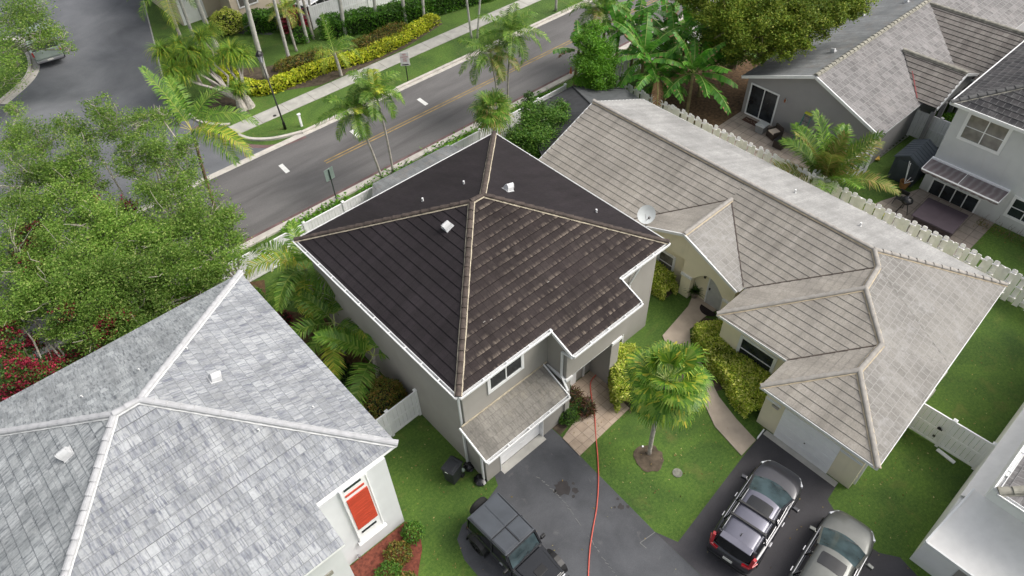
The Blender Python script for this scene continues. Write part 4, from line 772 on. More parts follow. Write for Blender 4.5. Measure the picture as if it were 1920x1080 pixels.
def tree(label,clumps,mat,size,dens,group,base_xy=None,barkm=None,tr=.16,hollow=.5,nsub=26,spread=.2,twigs=5,name='tree',flat=.35,red=None,asp=.5):
    """clumps: (px,py,z,r) crown masses where the photo shows them, each at its own height"""
    cl=[(W(a,b,z),r) for a,b,z,r in clumps]
    if base_xy is None: base_xy=(sum(c.x for c,_ in cl)/len(cl),sum(c.y for c,_ in cl)/len(cl))
    t=thing(name,label,'tree',(base_xy[0],base_xy[1],0),0,group); zt=min(c.z for c,_ in cl); top=Vector((base_xy[0]+.2,base_xy[1]-.1,max(1.2,zt*.45)))
    m=MB(); limb(m,(base_xy[0],base_xy[1],-.05),top,tr,tr*.75,4,.05,9)
    for c,r in cl:
        p=limb(m,top,c-Vector((0,0,r*.35)),tr*.5,.03,5,.2,6)
        for _ in range(twigs):
            q=c+Vector((random.gauss(0,1),random.gauss(0,1),random.gauss(0,.6))).normalized()*r*random.uniform(.8,1.2); limb(m,c-Vector((0,0,r*.35)),q,.032,.010,4,.25,4)
    m.build('trunk',barkm or bark_w,t)
    P=np.concatenate([clump_points(c,r,int(dens*r*r),nsub,spread=spread,hollow=hollow) for c,r in cl]); P=P[P[:,2]>.3]
    quads('crown',leaf_quads(P,size,flat,asp),mat,t); return t
def bush(label,c,r,h,mat,n,size,cat='shrub',group=None,name='shrub',core=True,z0=0.0,asp=.5,mat2=None,rt=1.0):
    """rounded shrub: leaves over a shell above a solid dark core"""
    t=thing(name,label,cat,(c[0],c[1],z0),0,group); rng=RNG
    d=rng.normal(size=(n,3)); d[:,2]=np.abs(d[:,2])*1.0; d/=np.linalg.norm(d,axis=1)[:,None]; lump=1+.10*np.sin(d[:,0]*7+c[0])*np.cos(d[:,1]*6+c[1])
    P=np.array([c[0],c[1],z0+h*.15])+d*np.array([r,r*rt,h*.85])*(rng.uniform(.80,1.04,(n,1)))*lump[:,None]; quads('foliage',leaf_quads(P,size,.5,asp),mat,t)
    if core:
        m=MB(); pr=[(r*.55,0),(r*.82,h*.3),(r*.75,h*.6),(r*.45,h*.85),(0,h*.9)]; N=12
        m.lathe((0,0,0),pr,N); m.v=[(c[0]+x,c[1]+y*rt,z0+z) for x,y,z in m.v]; m.build('stem',F_core,t)  # solid dark core that blocks the view through the leaves, no real stem
    return t
def hedge(label,path,wd,h,mat,dens,size,group=None,cat='hedge',jag=.10,asp=.5,alt=None):
    jag=jag*.5
    """clipped hedge along a ground path: leaf shell round a dark core"""
    pts=smoothline(path,5); t=thing('hedge',label,cat,(pts[0].x,pts[0].y,0),0,group); m=MB(); P=[]
    cum=[0]
    for a,b in zip(pts[:-1],pts[1:]): cum.append(cum[-1]+(b-a).length)
    L=cum[-1]; n=int(dens*L*(wd+2*h))
    for _ in range(n):
        s=random.uniform(0,L); i=max(k for k in range(len(cum)) if cum[k]<=s+1e-9); i=min(i,len(pts)-2); f=(s-cum[i])/max(1e-6,cum[i+1]-cum[i]); p=pts[i].lerp(pts[i+1],f); d=(pts[i+1]-pts[i]).normalized(); nn=Vector((-d.y,d.x))
        hh=h*(1+jag*math.sin(s*2.3)+jag*.7*math.sin(s*5.1+1)); ww=wd*(1+jag*.8*math.sin(s*3.1+2)); a=random.uniform(-h,wd+h); k=1-random.random()**2*.22
        if a<0: x,z=-ww/2*k,hh+a*hh/h
        elif a>wd: x,z=ww/2*k,hh-(a-wd)*hh/h
        else: x,z=(a-wd/2)*ww/wd,hh*k
        rr=.22; 
        if z>hh-rr and abs(x)>ww/2-rr: z-=.07; x*=.94
        e=min(s,L-s); en=1 if e>.4 else .75+.6*e*.4
        P.append((p.x+nn.x*x*en,p.y+nn.y*x*en,max(.04,z*en)))
    quads('foliage',leaf_quads(np.array(P),size,.6,asp),mat,t)
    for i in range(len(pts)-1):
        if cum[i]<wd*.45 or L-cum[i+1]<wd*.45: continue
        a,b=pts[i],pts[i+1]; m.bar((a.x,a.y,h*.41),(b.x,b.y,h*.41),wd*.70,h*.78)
    m.build('stem',F_core,t); return t  # dark filler core against see-through, not a stem
def frond(L,nl,ll,up,droop,az,org,wd=.035,curl=.0,vee=.35,hang=.5,rng=RNG,rach=.022,back=.25,start=.16):
    """feather leaf: returns (leaflet quads, rachis quads)"""
    K=14; p=np.array(org,dtype=float); h=np.array([math.cos(az),math.sin(az),0]); sd=np.array([-math.sin(az),math.cos(az),0]); pts=[p.copy()]; T=[]; ang=up
    for i in range(K):
        t=i/K; ang=up-droop*t**1.25; dr=h*math.cos(ang)+np.array([0,0,math.sin(ang)])+sd*curl*t; dr/=np.linalg.norm(dr); T.append(dr); p=p+dr*(L/K); pts.append(p.copy())
    T.append(T[-1]); Q=[];R=[]
    for i in range(K):
        w0=rach*(1-i/K*.8); w1=rach*(1-(i+1)/K*.8); R.append([pts[i]-sd*w0,pts[i]+sd*w0,pts[i+1]+sd*w1,pts[i+1]-sd*w1])
    for j in range(nl):
        t=start+(1-start)*j/(nl-1); f=t*K; i=min(int(f),K-1); q=pts[i]+(pts[i+1]-pts[i])*(f-i); tg=T[i]; upv=np.cross(sd,tg); upv=upv if upv[2]>0 else -upv; l=ll*(.45+1.1*math.sin(math.pi*min(1,(t*.80+.12)))**.8*.55)*(1-.45*max(0,t-.75)/.25)
        for s in (-1,1):
            k=rng.uniform(.85,1.12); d=sd*s*(.86)+tg*(back+.55*t)+upv*vee*rng.uniform(.3,1.2)+rng.normal(size=3)*.07; d/=np.linalg.norm(d); m_=q+d*l*k*.5; d2=d-np.array([0,0,hang*rng.uniform(.6,1.5)]); d2/=np.linalg.norm(d2); e=m_+d2*l*k*.5; wv=tg*wd*.5
            Q.append([q-wv*.5,q+wv*.5,m_+wv,m_-wv]); Q.append([m_-wv,m_+wv,e+wv*.12,e-wv*.12])
    return Q,R
def palm_crown(parent,c,fr,mats,name='crown'):
    """fr: list of dicts for frond()"""
    Q=[];R=[]
    for k in fr:
        k=dict(k); mm=k.pop('m',0); q,r=frond(org=c,**k); Q+= [(x,mm) for x in q]; R+=[(x,len(mats)-1) for x in r]
    A=Q+R; return quads(name,[x for x,_ in A],mats,parent,[i for _,i in A])
def rand_fronds(n,L,nl,ll,up=(-.3,1.2),droop=(1.1,1.9),wd=.04,seed=0,ym=.25,**k):
    r=random.Random(seed); out=[]
    for i in range(n):
        t=i/max(1,n-1); u=up[0]+(up[1]-up[0])*t; out.append(dict(L=L*r.uniform(.85,1.1)*(1 if t<.85 else .8),nl=nl,ll=ll,up=u+r.uniform(-.12,.12),droop=r.uniform(*droop)*(1-.35*t),az=i*2.4+r.uniform(-.3,.3),wd=wd,curl=r.uniform(-.25,.25),m=1 if r.random()<ym else 0,**k))
    return out
def trunk_mesh(parent,g,top,r0,r1,mat=None,bow=.12,rings=True,name='trunk'):
    g,top=Vector(g),Vector(top); m=MB(); pts=[];rad=[]; K=16; hor=(top-g); hor.z=0; L=(top-g).length; side=hor.normalized() if hor.length>.01 else Vector((1,0,0))
    for i in range(K+1):
        t=i/K; p=g.lerp(top,t)-side*bow*math.sin(math.pi*t)*min(1,L*.12); pts.append(p); rad.append((r0+(r1-r0)*t)*(1.35 if i==0 else 1)*(1+(.03 if rings and i%2 else 0)))
    m.tube(pts,rad,10,cap=True); return m.build(name,mat or bark,parent,smooth=True)
def feather_palm(label,base,crown,n,L,nl,ll,r0=.10,r1=.07,mats=None,group=None,shaft_len=0,seed=1,fr=None,up=(-.35,1.25),droop=(1.1,1.8),wd=.045,bow=.12,h=None,bk=None,**k):
    if h is None: g,tp=stem(*base,*crown)
    else:
        tp=W(*crown,h); g=W(*base) if base else Vector((tp.x,tp.y,0))
    t=thing('palm_tree',label,'palm tree',tuple(g),0,group); trunk_mesh(t,g-Vector((0,0,.05)),tp,r0,r1,bk,bow)
    c=tp.copy(); d=(tp-g).normalized()
    if shaft_len: m=MB(); m.tube([tp-d*.05,tp+d*shaft_len*.5,tp+d*shaft_len],[r1*1.25,r1*1.15,r1*.6],10); m.build('crownshaft',shaft,t,smooth=True); c=tp+d*shaft_len
    palm_crown(t,tuple(c),fr or rand_fronds(n,L,nl,ll,up,droop,wd,seed,**k),mats or [F_palm,rib_m]); return t
def fan_leaf(org,d,pet,R,nseg,rng,fold=.25,span=2.4):
    """costapalmate leaf: petiole then a fan of blades with hanging tips"""
    org=np.array(org,float); d=np.array(d,float); d/=np.linalg.norm(d); sd=np.cross(d,[0,0,1.]); sd/=max(1e-6,np.linalg.norm(sd)); up=np.cross(sd,d); hub=org+d*pet-np.array([0,0,pet*.12]); Q=[];Rr=[[org-sd*.015,org+sd*.015,hub+sd*.01,hub-sd*.01]]
    nd=d-np.array([0,0,.35]); nd/=np.linalg.norm(nd); up=np.cross(sd,nd)
    for i in range(nseg):
        a=-span+2*span*i/(nseg-1); a*=1.0; v=nd*math.cos(a*.72)+sd*math.sin(a*.72)+up*fold*(abs(a)/span)*.6; v/=np.linalg.norm(v); l=R*(1-.22*abs(a)/span)*rng.uniform(.9,1.08); w=np.cross(v,up); w/=np.linalg.norm(w); w0=.012;w1=l*.042;  m1=hub+v*l*.5; v2=v-np.array([0,0,.30]); v2/=np.linalg.norm(v2); m2=m1+v2*l*.26; v3=v2-np.array([0,0,1.5*rng.uniform(.5,1.4)]); v3/=np.linalg.norm(v3); e=m2+v3*l*.26
        Q+= [[hub-w*w0,hub+w*w0,m1+w*w1,m1-w*w1],[m1-w*w1,m1+w*w1,m2+w*w1*.6,m2-w*w1*.6],[m2-w*w1*.6,m2+w*w1*.6,e+w*.003,e-w*.003]]
    return Q,Rr
def fan_palm(label,base,crown,n,pet,R,nseg=26,r0=.1,r1=.1,seed=3,mats=None,group=None,h=None,up=(-.55,1.3),bk=None):
    if h is None: g,tp=stem(*base,*crown)
    else: tp=W(*crown,h); g=W(*base) if base else Vector((tp.x,tp.y,0))
    rng=np.random.default_rng(seed); t=thing('palm_tree',label,'palm tree',tuple(g),0,group); trunk_mesh(t,g-Vector((0,0,.05)),tp,r0,r1,bk,.1); Q=[];Rr=[]
    for i in range(n):
        f=i/(n-1); el=up[0]+(up[1]-up[0])*f; az=i*2.4+rng.uniform(-.2,.2); q,r=fan_leaf(tuple(tp),(math.cos(az)*math.cos(el),math.sin(az)*math.cos(el),math.sin(el)),pet*rng.uniform(.8,1.15),R*rng.uniform(.85,1.1),nseg,rng); Q+=[(x,0 if rng.random()<.75 else 1) for x in q]; Rr+=[(x,2) for x in r]
    A=Q+Rr; quads('crown',[x for x,_ in A],mats or [F_palm,F_palmy,rib_m],t,[i for _,i in A]); return t
def banana_leaf(org,az,up,L,wd,droop,rng,dead_=False):
    K=22; p=np.array(org,float); h=np.array([math.cos(az),math.sin(az),0]); sd=np.array([-math.sin(az),math.cos(az),0]); Q=[];R=[];D=[]; pts=[p.copy()];U=[]
    for i in range(K):
        a=up-droop*(i/K)**1.3; d=h*math.cos(a)+np.array([0,0,math.sin(a)]); uv=np.cross(sd,d); uv=uv if uv[2]>-.2 else -uv; U.append((d,uv)); p=p+d*L/K; pts.append(p.copy())
    for i in range(K):
        t=i/K; d,uv=U[i]; w0=.016*(1-.7*t)+.004; R.append([pts[i]-sd*w0+uv*.02,pts[i]+sd*w0+uv*.02,pts[i+1]+sd*w0*.9+uv*.02,pts[i+1]-sd*w0*.9+uv*.02])
        if t<.14: continue
        f=(t-.14)/.86; w=wd*math.sin(math.pi*(.1+.86*f))**.55
        for s in (-1,1):
            rag=rng.uniform(.72,1.0); ed=sd*s*w*rag-np.array([0,0,w*(.30+.5*rng.random()*f)]); sk=d*L/K*.55; gap=.86 if rng.random()<.45 else 1.0
            q=[pts[i],pts[i]+(pts[i+1]-pts[i])*gap,pts[i]+(pts[i+1]-pts[i])*gap+ed+sk,pts[i]+ed+sk]
            if dead_: D.append(q)
            else:
                Q.append(q)
                if rng.random()<.16: 
                    q2=[q[3]-(q[3]-q[0])*.25,q[2]-(q[2]-q[1])*.25,q[2]+np.array([0,0,.006]),q[3]+np.array([0,0,.006])]; D.append([x+np.array([0,0,.008]) for x in q2])
    return Q,R,D
def banana(label,px,py,z,n,L,seed,group='banana plants behind the cream house',wd=.40,base=None):
    rng=np.random.default_rng(seed); tp=W(px,py,z); g=Vector((tp.x+rng.uniform(-.2,.2),tp.y+rng.uniform(-.2,.2),0)); t=thing('banana_plant',label,'banana plant',tuple(g),0,group); trunk_mesh(t,g-Vector((0,0,.05)),tp,.13,.08,plain('banana_stem',(.20,.17,.08),.7,var=.3) if 'banana_stem' not in MATS else MATS['banana_stem'],.1); Q=[];R=[];D=[]
    for i in range(n):
        f=i/(n-1); up=-.1+1.5*f; q,r,d=banana_leaf(tuple(tp),i*2.4+rng.uniform(-.3,.3)+seed,up,L*rng.uniform(.8,1.1),wd*rng.uniform(.85,1.15),rng.uniform(.9,1.5)*(1-.3*f),rng,dead_=(i==0 and seed%2==0)); Q+=q;R+=r;D+=d
    quads('leaves',Q+R+D,[F_ban,rib_m,dead],t,[0]*len(Q)+[1]*len(R)+[2]*len(D)); return t
def blades(n,L,wd,rng,c,up=(.2,1.4),droop=1.6):
    Q=[]
    for i in range(n):
        az=rng.uniform(0,6.283); a0=rng.uniform(*up); l=L*rng.uniform(.7,1.1); h=np.array([math.cos(az),math.sin(az),0]); sd=np.array([-math.sin(az),math.cos(az),0]); p=np.array(c,float); K=5
        for k in range(K):
            a=a0-droop*(k/K)**1.2*rng.uniform(.9,1.1); q=p+(h*math.cos(a)+np.array([0,0,math.sin(a)]))*l/K; w0=wd*(1-k/K)*.5+.003; w1=wd*(1-(k+1)/K)*.5+.003; Q.append([p-sd*w0,p+sd*w0,q+sd*w1,q-sd*w1]); p=q
    return Q
# ================================================================ TREES ON THE LEFT
GL='pale green trees along the near side of the street'
tree('pale green airy tree at the left edge of the picture, over the parked truck',[(10,25,5.0,1.9),(60,52,4.6,1.2),(112,68,4.2,.7),(8,85,4.0,1.3),(75,75,4.2,.7),(128,90,3.8,.45),(5,140,3,1.3),(60,15,5,1.2),(95,52,4.4,.6),(28,120,3,.6)],F_light,.13,1500,'pale green trees by the side road',nsub=26,twigs=8,tr=.14,base_xy=(2.2,60.5),spread=.28)
tree('feathery light green tree, leftmost above the crimson bushes',[(20,262,6.0,1.35),(75,262,6.0,1.1),(40,330,5.5,1.5),(105,330,5.5,1.3),(15,400,5.3,1.5),(80,400,5.2,1.5),(140,385,5.4,1.2),(30,205,6,.55)],F_light,.10,2600,GL,base_xy=(-1.2,29.5),nsub=34,twigs=14,tr=.12,spread=.17,hollow=.35)
tree('light green tree with an upright leafy spike, second from the left edge',[(125,235,6.9,.75),(150,290,6.5,1.1),(150,250,6.8,.8),(130,340,5.8,1.2),(175,410,5.2,1.4),(125,455,5.0,1.4),(190,480,4.8,1.5),(165,345,5.6,.8)],F_light,.10,2600,GL,base_xy=(2.0,28.8),nsub=34,twigs=14,tr=.12,spread=.17,hollow=.35)
tree('tallest pale green tree reaching over the side road asphalt',[(190,205,7.4,.85),(220,235,7.0,1.1),(265,270,6.8,1.1),(300,215,7.3,.5),(265,225,7.2,.7),(310,290,6.6,1.0),(345,330,6.0,1.1),(240,310,6.2,1.0),(295,350,6.0,1.2),(345,275,6.7,.6)],F_light,.10,2600,GL,base_xy=(5.0,30.0),nsub=34,twigs=14,tr=.13,spread=.17,hollow=.35)
tree('broad fresh green tree overhanging the silver roof beside the street',[(330,415,5.2,1.5),(385,400,5.2,1.3),(425,440,4.6,1.1),(395,470,4.4,1.4),(330,490,4.4,1.5),(285,440,5,1.4),(265,510,4.2,1.4),(385,520,3.6,1.1),(300,560,3.4,1.2),(430,400,5.2,.6)],F_light,.105,3100,GL,base_xy=(5.4,27.2),nsub=36,twigs=12,tr=.13,spread=.17,hollow=.35)
tree('dense green tree in the middle of the leafy mass left of the silver roof',[(215,430,5,1.5),(215,520,4.4,1.6),(160,545,4.2,1.5),(240,590,3.4,1.3),(180,610,3.2,1.2),(270,620,2.8,.9),(100,540,4.4,1.4),(130,600,3.4,1.1)],F_light,.105,3300,GL,base_xy=(2.0,26.6),nsub=36,twigs=12,tr=.12,spread=.17,hollow=.35)
tree('light green tree at the far left over the crimson flowers',[(20,475,5,1.5),(60,560,4.0,1.1),(15,580,4.0,1.3),(75,500,4.6,1.2),(95,620,3.2,.6)],F_light,.105,3100,GL,base_xy=(-2.8,26.5),nsub=36,twigs=12,tr=.11,spread=.17,hollow=.35)
GB='crimson bougainvillea bushes under the green trees'
def bougain(label,cl):
    c0=[(W(a,b,z),r) for a,b,z,r in cl]; bx=sum(c.x for c,_ in c0)/len(c0); by=sum(c.y for c,_ in c0)/len(c0); t=thing('bougainvillea',label,'flowering shrub',(bx,by,0),0,GB); m=MB()
    P=[];Gq=[]
    for c,r in c0:
        limb(m,(bx+random.uniform(-.3,.3),by+random.uniform(-.3,.3),0),c,.035,.01,5,.15,5); P.append(clump_points(c,r,int(1300*r*r),26,spread=.16,hollow=.3)); Gq.append(clump_points(c-Vector((0,0,.12)),r,int(1900*r*r),26,spread=.25,hollow=.3))
    m.build('stem',bark_d,t); P=np.concatenate(P);Gq=np.concatenate(Gq); A=leaf_quads(P,.10,.5,.7); B=leaf_quads(Gq,.11,.5,.55); quads('foliage',np.concatenate([A,B]),[F_red,F_dark],t,[0]*len(A)+[1]*len(B))
bougain('crimson bougainvillea at the left edge beside the silver roof',[(18,668,2.5,.8),(40,735,2.2,.7),(85,690,2.2,.8),(8,610,2.8,.7),(60,640,2.6,.5)])
bougain('crimson bougainvillea nearest the left end of the silver roof eave',[(92,725,2.0,.6),(120,690,2.0,.7),(75,750,1.8,.6),(10,750,2.0,.7),(140,668,2.0,.5)])
bougain('red patch of bougainvillea deep in a gap of the green crowns',[(55,470,4.6,.9),(70,500,4.4,.6),(45,440,4.8,.5),(95,535,3.6,.6),(100,520,3.6,.5)])
bougain('magenta bougainvillea at the far left, under the lowest pale crown',[(15,620,3.6,.6),(30,690,3.0,.8),(65,720,2.6,.7),(5,655,3.4,.6),(95,700,2.4,.6)])
bougain('reddish bougainvillea against the middle of the silver eave',[(205,598,3.6,.6),(235,590,3.6,.4),(120,585,4.2,.5),(195,622,3.0,.6)])
bougain('small dark red bougainvillea glimpsed below the left coconut palm',[(180,385,5.0,.5),(240,385,5.0,.45),(65,425,5.1,.4)])
# understory
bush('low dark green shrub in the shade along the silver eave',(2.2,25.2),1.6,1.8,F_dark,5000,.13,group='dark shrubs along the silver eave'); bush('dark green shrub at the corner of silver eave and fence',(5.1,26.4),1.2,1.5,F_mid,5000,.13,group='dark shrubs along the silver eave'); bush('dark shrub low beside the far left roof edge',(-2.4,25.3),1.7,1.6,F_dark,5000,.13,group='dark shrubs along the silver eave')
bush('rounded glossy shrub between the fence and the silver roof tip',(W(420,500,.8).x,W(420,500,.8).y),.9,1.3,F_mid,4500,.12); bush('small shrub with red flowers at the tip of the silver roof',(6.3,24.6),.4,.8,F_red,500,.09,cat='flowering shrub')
# ================================================================ PALMS
fr=[dict(L=3.6,nl=54,ll=.55,up=1.25,droop=.4,az=2.0,m=0,hang=.5),dict(L=3.0,nl=50,ll=.7,up=1.05,droop=.8,az=1.4,m=0),dict(L=3.4,nl=54,ll=.8,up=.95,droop=1.6,az=.15,m=0,curl=.2),dict(L=3.8,nl=58,ll=.85,up=.75,droop=1.9,az=-.55,m=0,hang=.8),dict(L=4.4,nl=66,ll=.85,up=.55,droop=1.5,az=-1.25,m=1,hang=.9),dict(L=3.9,nl=60,ll=.8,up=.5,droop=1.6,az=-1.4,m=0,hang=.8),dict(L=3.6,nl=54,ll=.8,up=.6,droop=1.6,az=2.7,m=0,hang=.8),dict(L=3.8,nl=54,ll=.8,up=.75,droop=1.6,az=2.3,m=0,hang=.8),dict(L=3.0,nl=50,ll=.7,up=.2,droop=1.5,az=-2.5,m=0,hang=.8)]
for k_ in fr: k_['wd']=.062
feather_palm('palm with drooping yellow tipped fronds at the street corner',(410,408),(367,268),0,0,0,0,.09,.075,[F_palm,F_palmy,rib_y],shaft_len=.75,fr=fr,bk=plain('brown_ringed_bark',(.20,.12,.085),.9,var=.35,scale=6),bow=.1)
gp='small palms in the strip beside the street fence'
feather_palm('left palm of the close pair leaning over the street fence',(716,333),(668,218),18,2.1,44,.55,.075,.055,[F_palm,F_palmy,rib_m],gp,.35,11,up=(-.5,1.2),droop=(1.3,2.0),hang=.9,ym=.08)
feather_palm('right palm of the close pair, with the curved trunk',(737,322),(706,182),18,2.05,44,.55,.07,.05,[F_palm,F_palmy,rib_m],gp,.35,12,up=(-.5,1.2),droop=(1.3,2.0),hang=.9,ym=.08)
feather_palm('palm whose trunk rises straight behind the dark roof peak, right crown',(952,208),(958,72),18,2.4,46,.58,.07,.05,[F_palm,F_palmb,rib_m],gp,.3,13,up=(-.5,1.2),droop=(1.3,2.0),hang=.9,ym=.08)
feather_palm('palm just behind the dark roof peak, left crown over the street',(938,222),(921,112),18,2.4,46,.58,.07,.05,[F_palm,F_palmb,rib_m],gp,.3,14,up=(-.5,1.1),droop=(1.3,2.0),hang=.9)
fan_palm('small spiky palm directly over the hip of the dark roof',None,(924,205),24,.55,1.1,20,.07,.06,5,[F_palm,F_palmb,rib_m],gp,h=4.0,up=(-.9,1.3))
feather_palm('palm crown half hidden behind the bright green conical tree',None,(1118,12),16,2.4,44,.55,.08,.06,[F_palm,F_palmb,rib_m],None,0,15,h=4.4,up=(-.5,1.2),droop=(1.3,2.0),hang=.9,ym=.08)
feather_palm('young palm with one tall upright frond among the golden hedge',(640,142),(626,98),0,0,0,0,.12,.10,[F_palm,F_palmy,rib_m],None,0,16,fr=[dict(L=2.7,nl=40,ll=.55,up=1.5,droop=.15,az=1.9,hang=.3),dict(L=2.2,nl=36,ll=.5,up=.9,droop=1.9,az=.1,hang=.9),dict(L=2.2,nl=36,ll=.5,up=.9,droop=2,az=2.6,hang=.9),dict(L=2.0,nl=36,ll=.5,up=.8,droop=2,az=3.3,hang=.9,m=1),dict(L=2.2,nl=36,ll=.5,up=.6,droop=2,az=-.8,hang=.9),dict(L=2.2,nl=36,ll=.5,up=.6,droop=2,az=-1.6,hang=.9,m=1),dict(L=2.2,nl=36,ll=.5,up=.5,droop=2,az=-2.6,hang=.9,m=1),dict(L=2.,nl=36,ll=.5,up=.7,droop=1.9,az=-.2,hang=.9)])
feather_palm('coconut palm behind the pale grey roof slope, beside the two board fences',None,(1543,343),14,3.9,74,.85,.14,.11,[F_palm,F_palmb,rib_m],None,0,18,h=.9,up=(.45,1.5),droop=(.7,1.3),wd=.065,hang=.5,ym=.45)
fan_palm('fan palm with a ringed trunk on the front lawn',(1217,850),(1250,712),32,.95,1.02,26,.085,.095,21,[F_palm,F_palmy,rib_m],up=(-.9,1.4))
# royal palm trunks across the street, crowns mostly above the picture
RB=plain('royal_palm_bark',(.45,.44,.41),.8,var=.22,scale=5); gr='tall smooth trunked palms across the street'
roy=[((372,92),(338,0),.13,6.3,'tall palm nearest the side road, its drooping yellow frond hanging over the asphalt'),((413,112),(367,0),.20,8.2,'thick trunked palm rising through the ponytail palm crowns'),((500,150),(462,0),.19,9,'palm trunk directly behind the black street lamp'),((543,115),(515,0),.13,9,'slim palm trunk on the lawn right of the street lamp'),((577,79),(558,0),.13,9,'palm trunk beside the dark red ti plant'),((588,73),(567,0),.11,8.5,'brownish leaning palm trunk right of the ti plant'),((585,50),(580,0),.10,9,'thin palm trunk near the end of the white fence'),((648,68),(638,0),.15,9,'palm trunk at the left end of the green hedge'),((708,50),(702,0),.14,9,'palm trunk behind the middle of the rusty hedge'),((761,45),(755,0),.14,9,'palm trunk at the right end of the rusty hedge'),((795,38),(793,0),.13,9,'palm trunk left of the golden hedge end'),((884,71),(874,0),.09,8,'thin curved palm trunk, left of the pair on the pavement edge'),((895,71),(901,0),.08,8,'thin palm trunk, right of the pair on the pavement edge'),((1042,20),(1043,0),.10,8,'lone palm trunk on the far grass verge')]
proto=None
for i,(b,tp,r,h,lab) in enumerate(roy):
    g=W(*b); d=ray(*tp); best=None
    for k in range(10,140):
        q=W(*tp,k*.1); e_=(q.x-g.x)**2+(q.y-g.y)**2
        if best is None or e_<best[0]: best=(e_,q)
    q=best[1]; lean=(q-g)/max(.5,q.z); tpw=g+lean*h
    t=thing('royal_palm',lab,'palm tree',tuple(g),0,gr); trunk_mesh(t,g-Vector((0,0,.05)),tpw,r,r*.62,RB if i!=5 else bark,.05)
    m=MB(); m.tube([tpw,tpw+Vector((0,0,.6)),tpw+Vector((0,0,1.1))],[r*.75,r*.65,.05],10); m.build('crownshaft',shaft,t,smooth=True)
    if proto is None:
        fl=rand_fronds(12,3.2,46,.65,(-.2,1.2),(1.2,1.9),.06,40,hang=.8)
        for k_ in fl: k_['m']=1 if random.random()<.3 else 0
        cr=palm_crown(t,(tpw.x,tpw.y,tpw.z+1.1),fl,[F_palm,F_palmb,rib_m]); proto=(cr,tpw-g)
    else:
        c=proto[0].copy(); C.objects.link(c); c.parent=t; c.location=(tpw-g)-proto[1]
feather_palm('young palm with olive fronds between the royal trunks',None,(535,18),12,1.6,30,.4,.1,.08,[F_palmb,F_palmy,rib_m],None,0,44,h=3.2,up=(-.4,1.2),droop=(1.3,2.0),hang=.9)
feather_palm('palm by the side road with one broad hanging yellow green frond',None,(308,-16),0,0,0,0,.12,.09,[F_palm,F_palmy,rib_y],None,0,45,h=6.6,fr=[dict(L=3.0,nl=48,ll=.75,up=.1,droop=1.6,az=-1.9,m=1,hang=.6),dict(L=2.6,nl=44,ll=.7,up=.2,droop=1.6,az=-2.9,hang=.8),dict(L=2.6,nl=44,ll=.7,up=.5,droop=1.5,az=2.6,hang=.8),dict(L=2.6,nl=44,ll=.7,up=.6,droop=1.5,az=1.2,hang=.8),dict(L=2.6,nl=44,ll=.7,up=.6,droop=1.5,az=.2,hang=.8),dict(L=2.3,nl=44,ll=.6,up=.2,droop=1.7,az=-.9,hang=.8)])
# areca-like palms between the two near houses
ga='palms squeezed between the silver roof and the grey wall'
feather_palm('bright yellow green palm behind the grey wall, nearest the street',None,(572,505),0,0,0,0,.10,.08,[F_palmy,F_palm,rib_y],ga,0,31,h=3.2,fr=[dict(L=3.17,nl=50,ll=0.78,up=1.1,droop=2.2,az=2.75,hang=.6,wd=.07),dict(L=3.04,nl=50,ll=0.75,up=.8,droop=1.9,az=-2.55,hang=.6,m=1,wd=.07),dict(L=2.64,nl=44,ll=0.75,up=.7,droop=1.8,az=-1.5,hang=.6,m=1,wd=.07),dict(L=2.90,nl=48,ll=0.75,up=.9,droop=1.6,az=2.1,hang=.6,m=1,wd=.07),dict(L=2.77,nl=48,ll=0.69,up=.4,droop=1.6,az=-2.9,hang=.6,m=1,wd=.07),dict(L=2.51,nl=44,ll=0.62,up=1.2,droop=1.3,az=1.2,hang=.5,m=1,wd=.07),dict(L=2.64,nl=44,ll=0.62,up=.3,droop=1.5,az=-2.1,hang=.5,m=0,wd=.07),dict(L=2.38,nl=44,ll=0.62,up=.6,droop=1.5,az=.2,hang=.5,m=1,wd=.07)])
feather_palm('middle palm with a brown tipped frond hanging toward the silver roof',None,(627,605),0,0,0,0,.10,.08,[F_palm,F_palmy,rib_m],ga,0,32,h=2.2,fr=[dict(L=2.51,nl=48,ll=0.62,up=.9,droop=1.2,az=1.9,hang=.4,wd=.07),dict(L=2.64,nl=48,ll=0.62,up=.5,droop=1.2,az=2.9,hang=.5,wd=.07),dict(L=2.51,nl=48,ll=0.62,up=.6,droop=1.3,az=1.0,hang=.4,wd=.07),dict(L=2.77,nl=55,ll=0.69,up=.2,droop=1.6,az=-2.2,hang=.4,wd=.075,m=1),dict(L=2.11,nl=44,ll=0.56,up=.3,droop=1.5,az=-1.3,hang=.4,wd=.07),dict(L=2.24,nl=44,ll=0.56,up=.2,droop=1.3,az=-2.8,hang=.4,wd=.07)])
feather_palm('nearest palm with stiff dark green fronds by the rusty shrub',None,(700,668),0,0,0,0,.10,.08,[F_palm,F_palmy,rib_m],ga,0,33,h=2.0,fr=[dict(L=2.64,nl=55,ll=0.69,up=.9,droop=.9,az=2.35,hang=.3,wd=.075),dict(L=2.24,nl=44,ll=0.62,up=.7,droop=1.2,az=.6,hang=.4,wd=.07),dict(L=2.90,nl=55,ll=0.69,up=.2,droop=1.2,az=-2.55,hang=.3,wd=.075),dict(L=1.72,nl=39,ll=0.50,up=.4,droop=1.3,az=-.6,hang=.4,wd=.07),dict(L=1.98,nl=39,ll=0.50,up=.5,droop=1.3,az=1.5,hang=.4,wd=.07,m=1)])
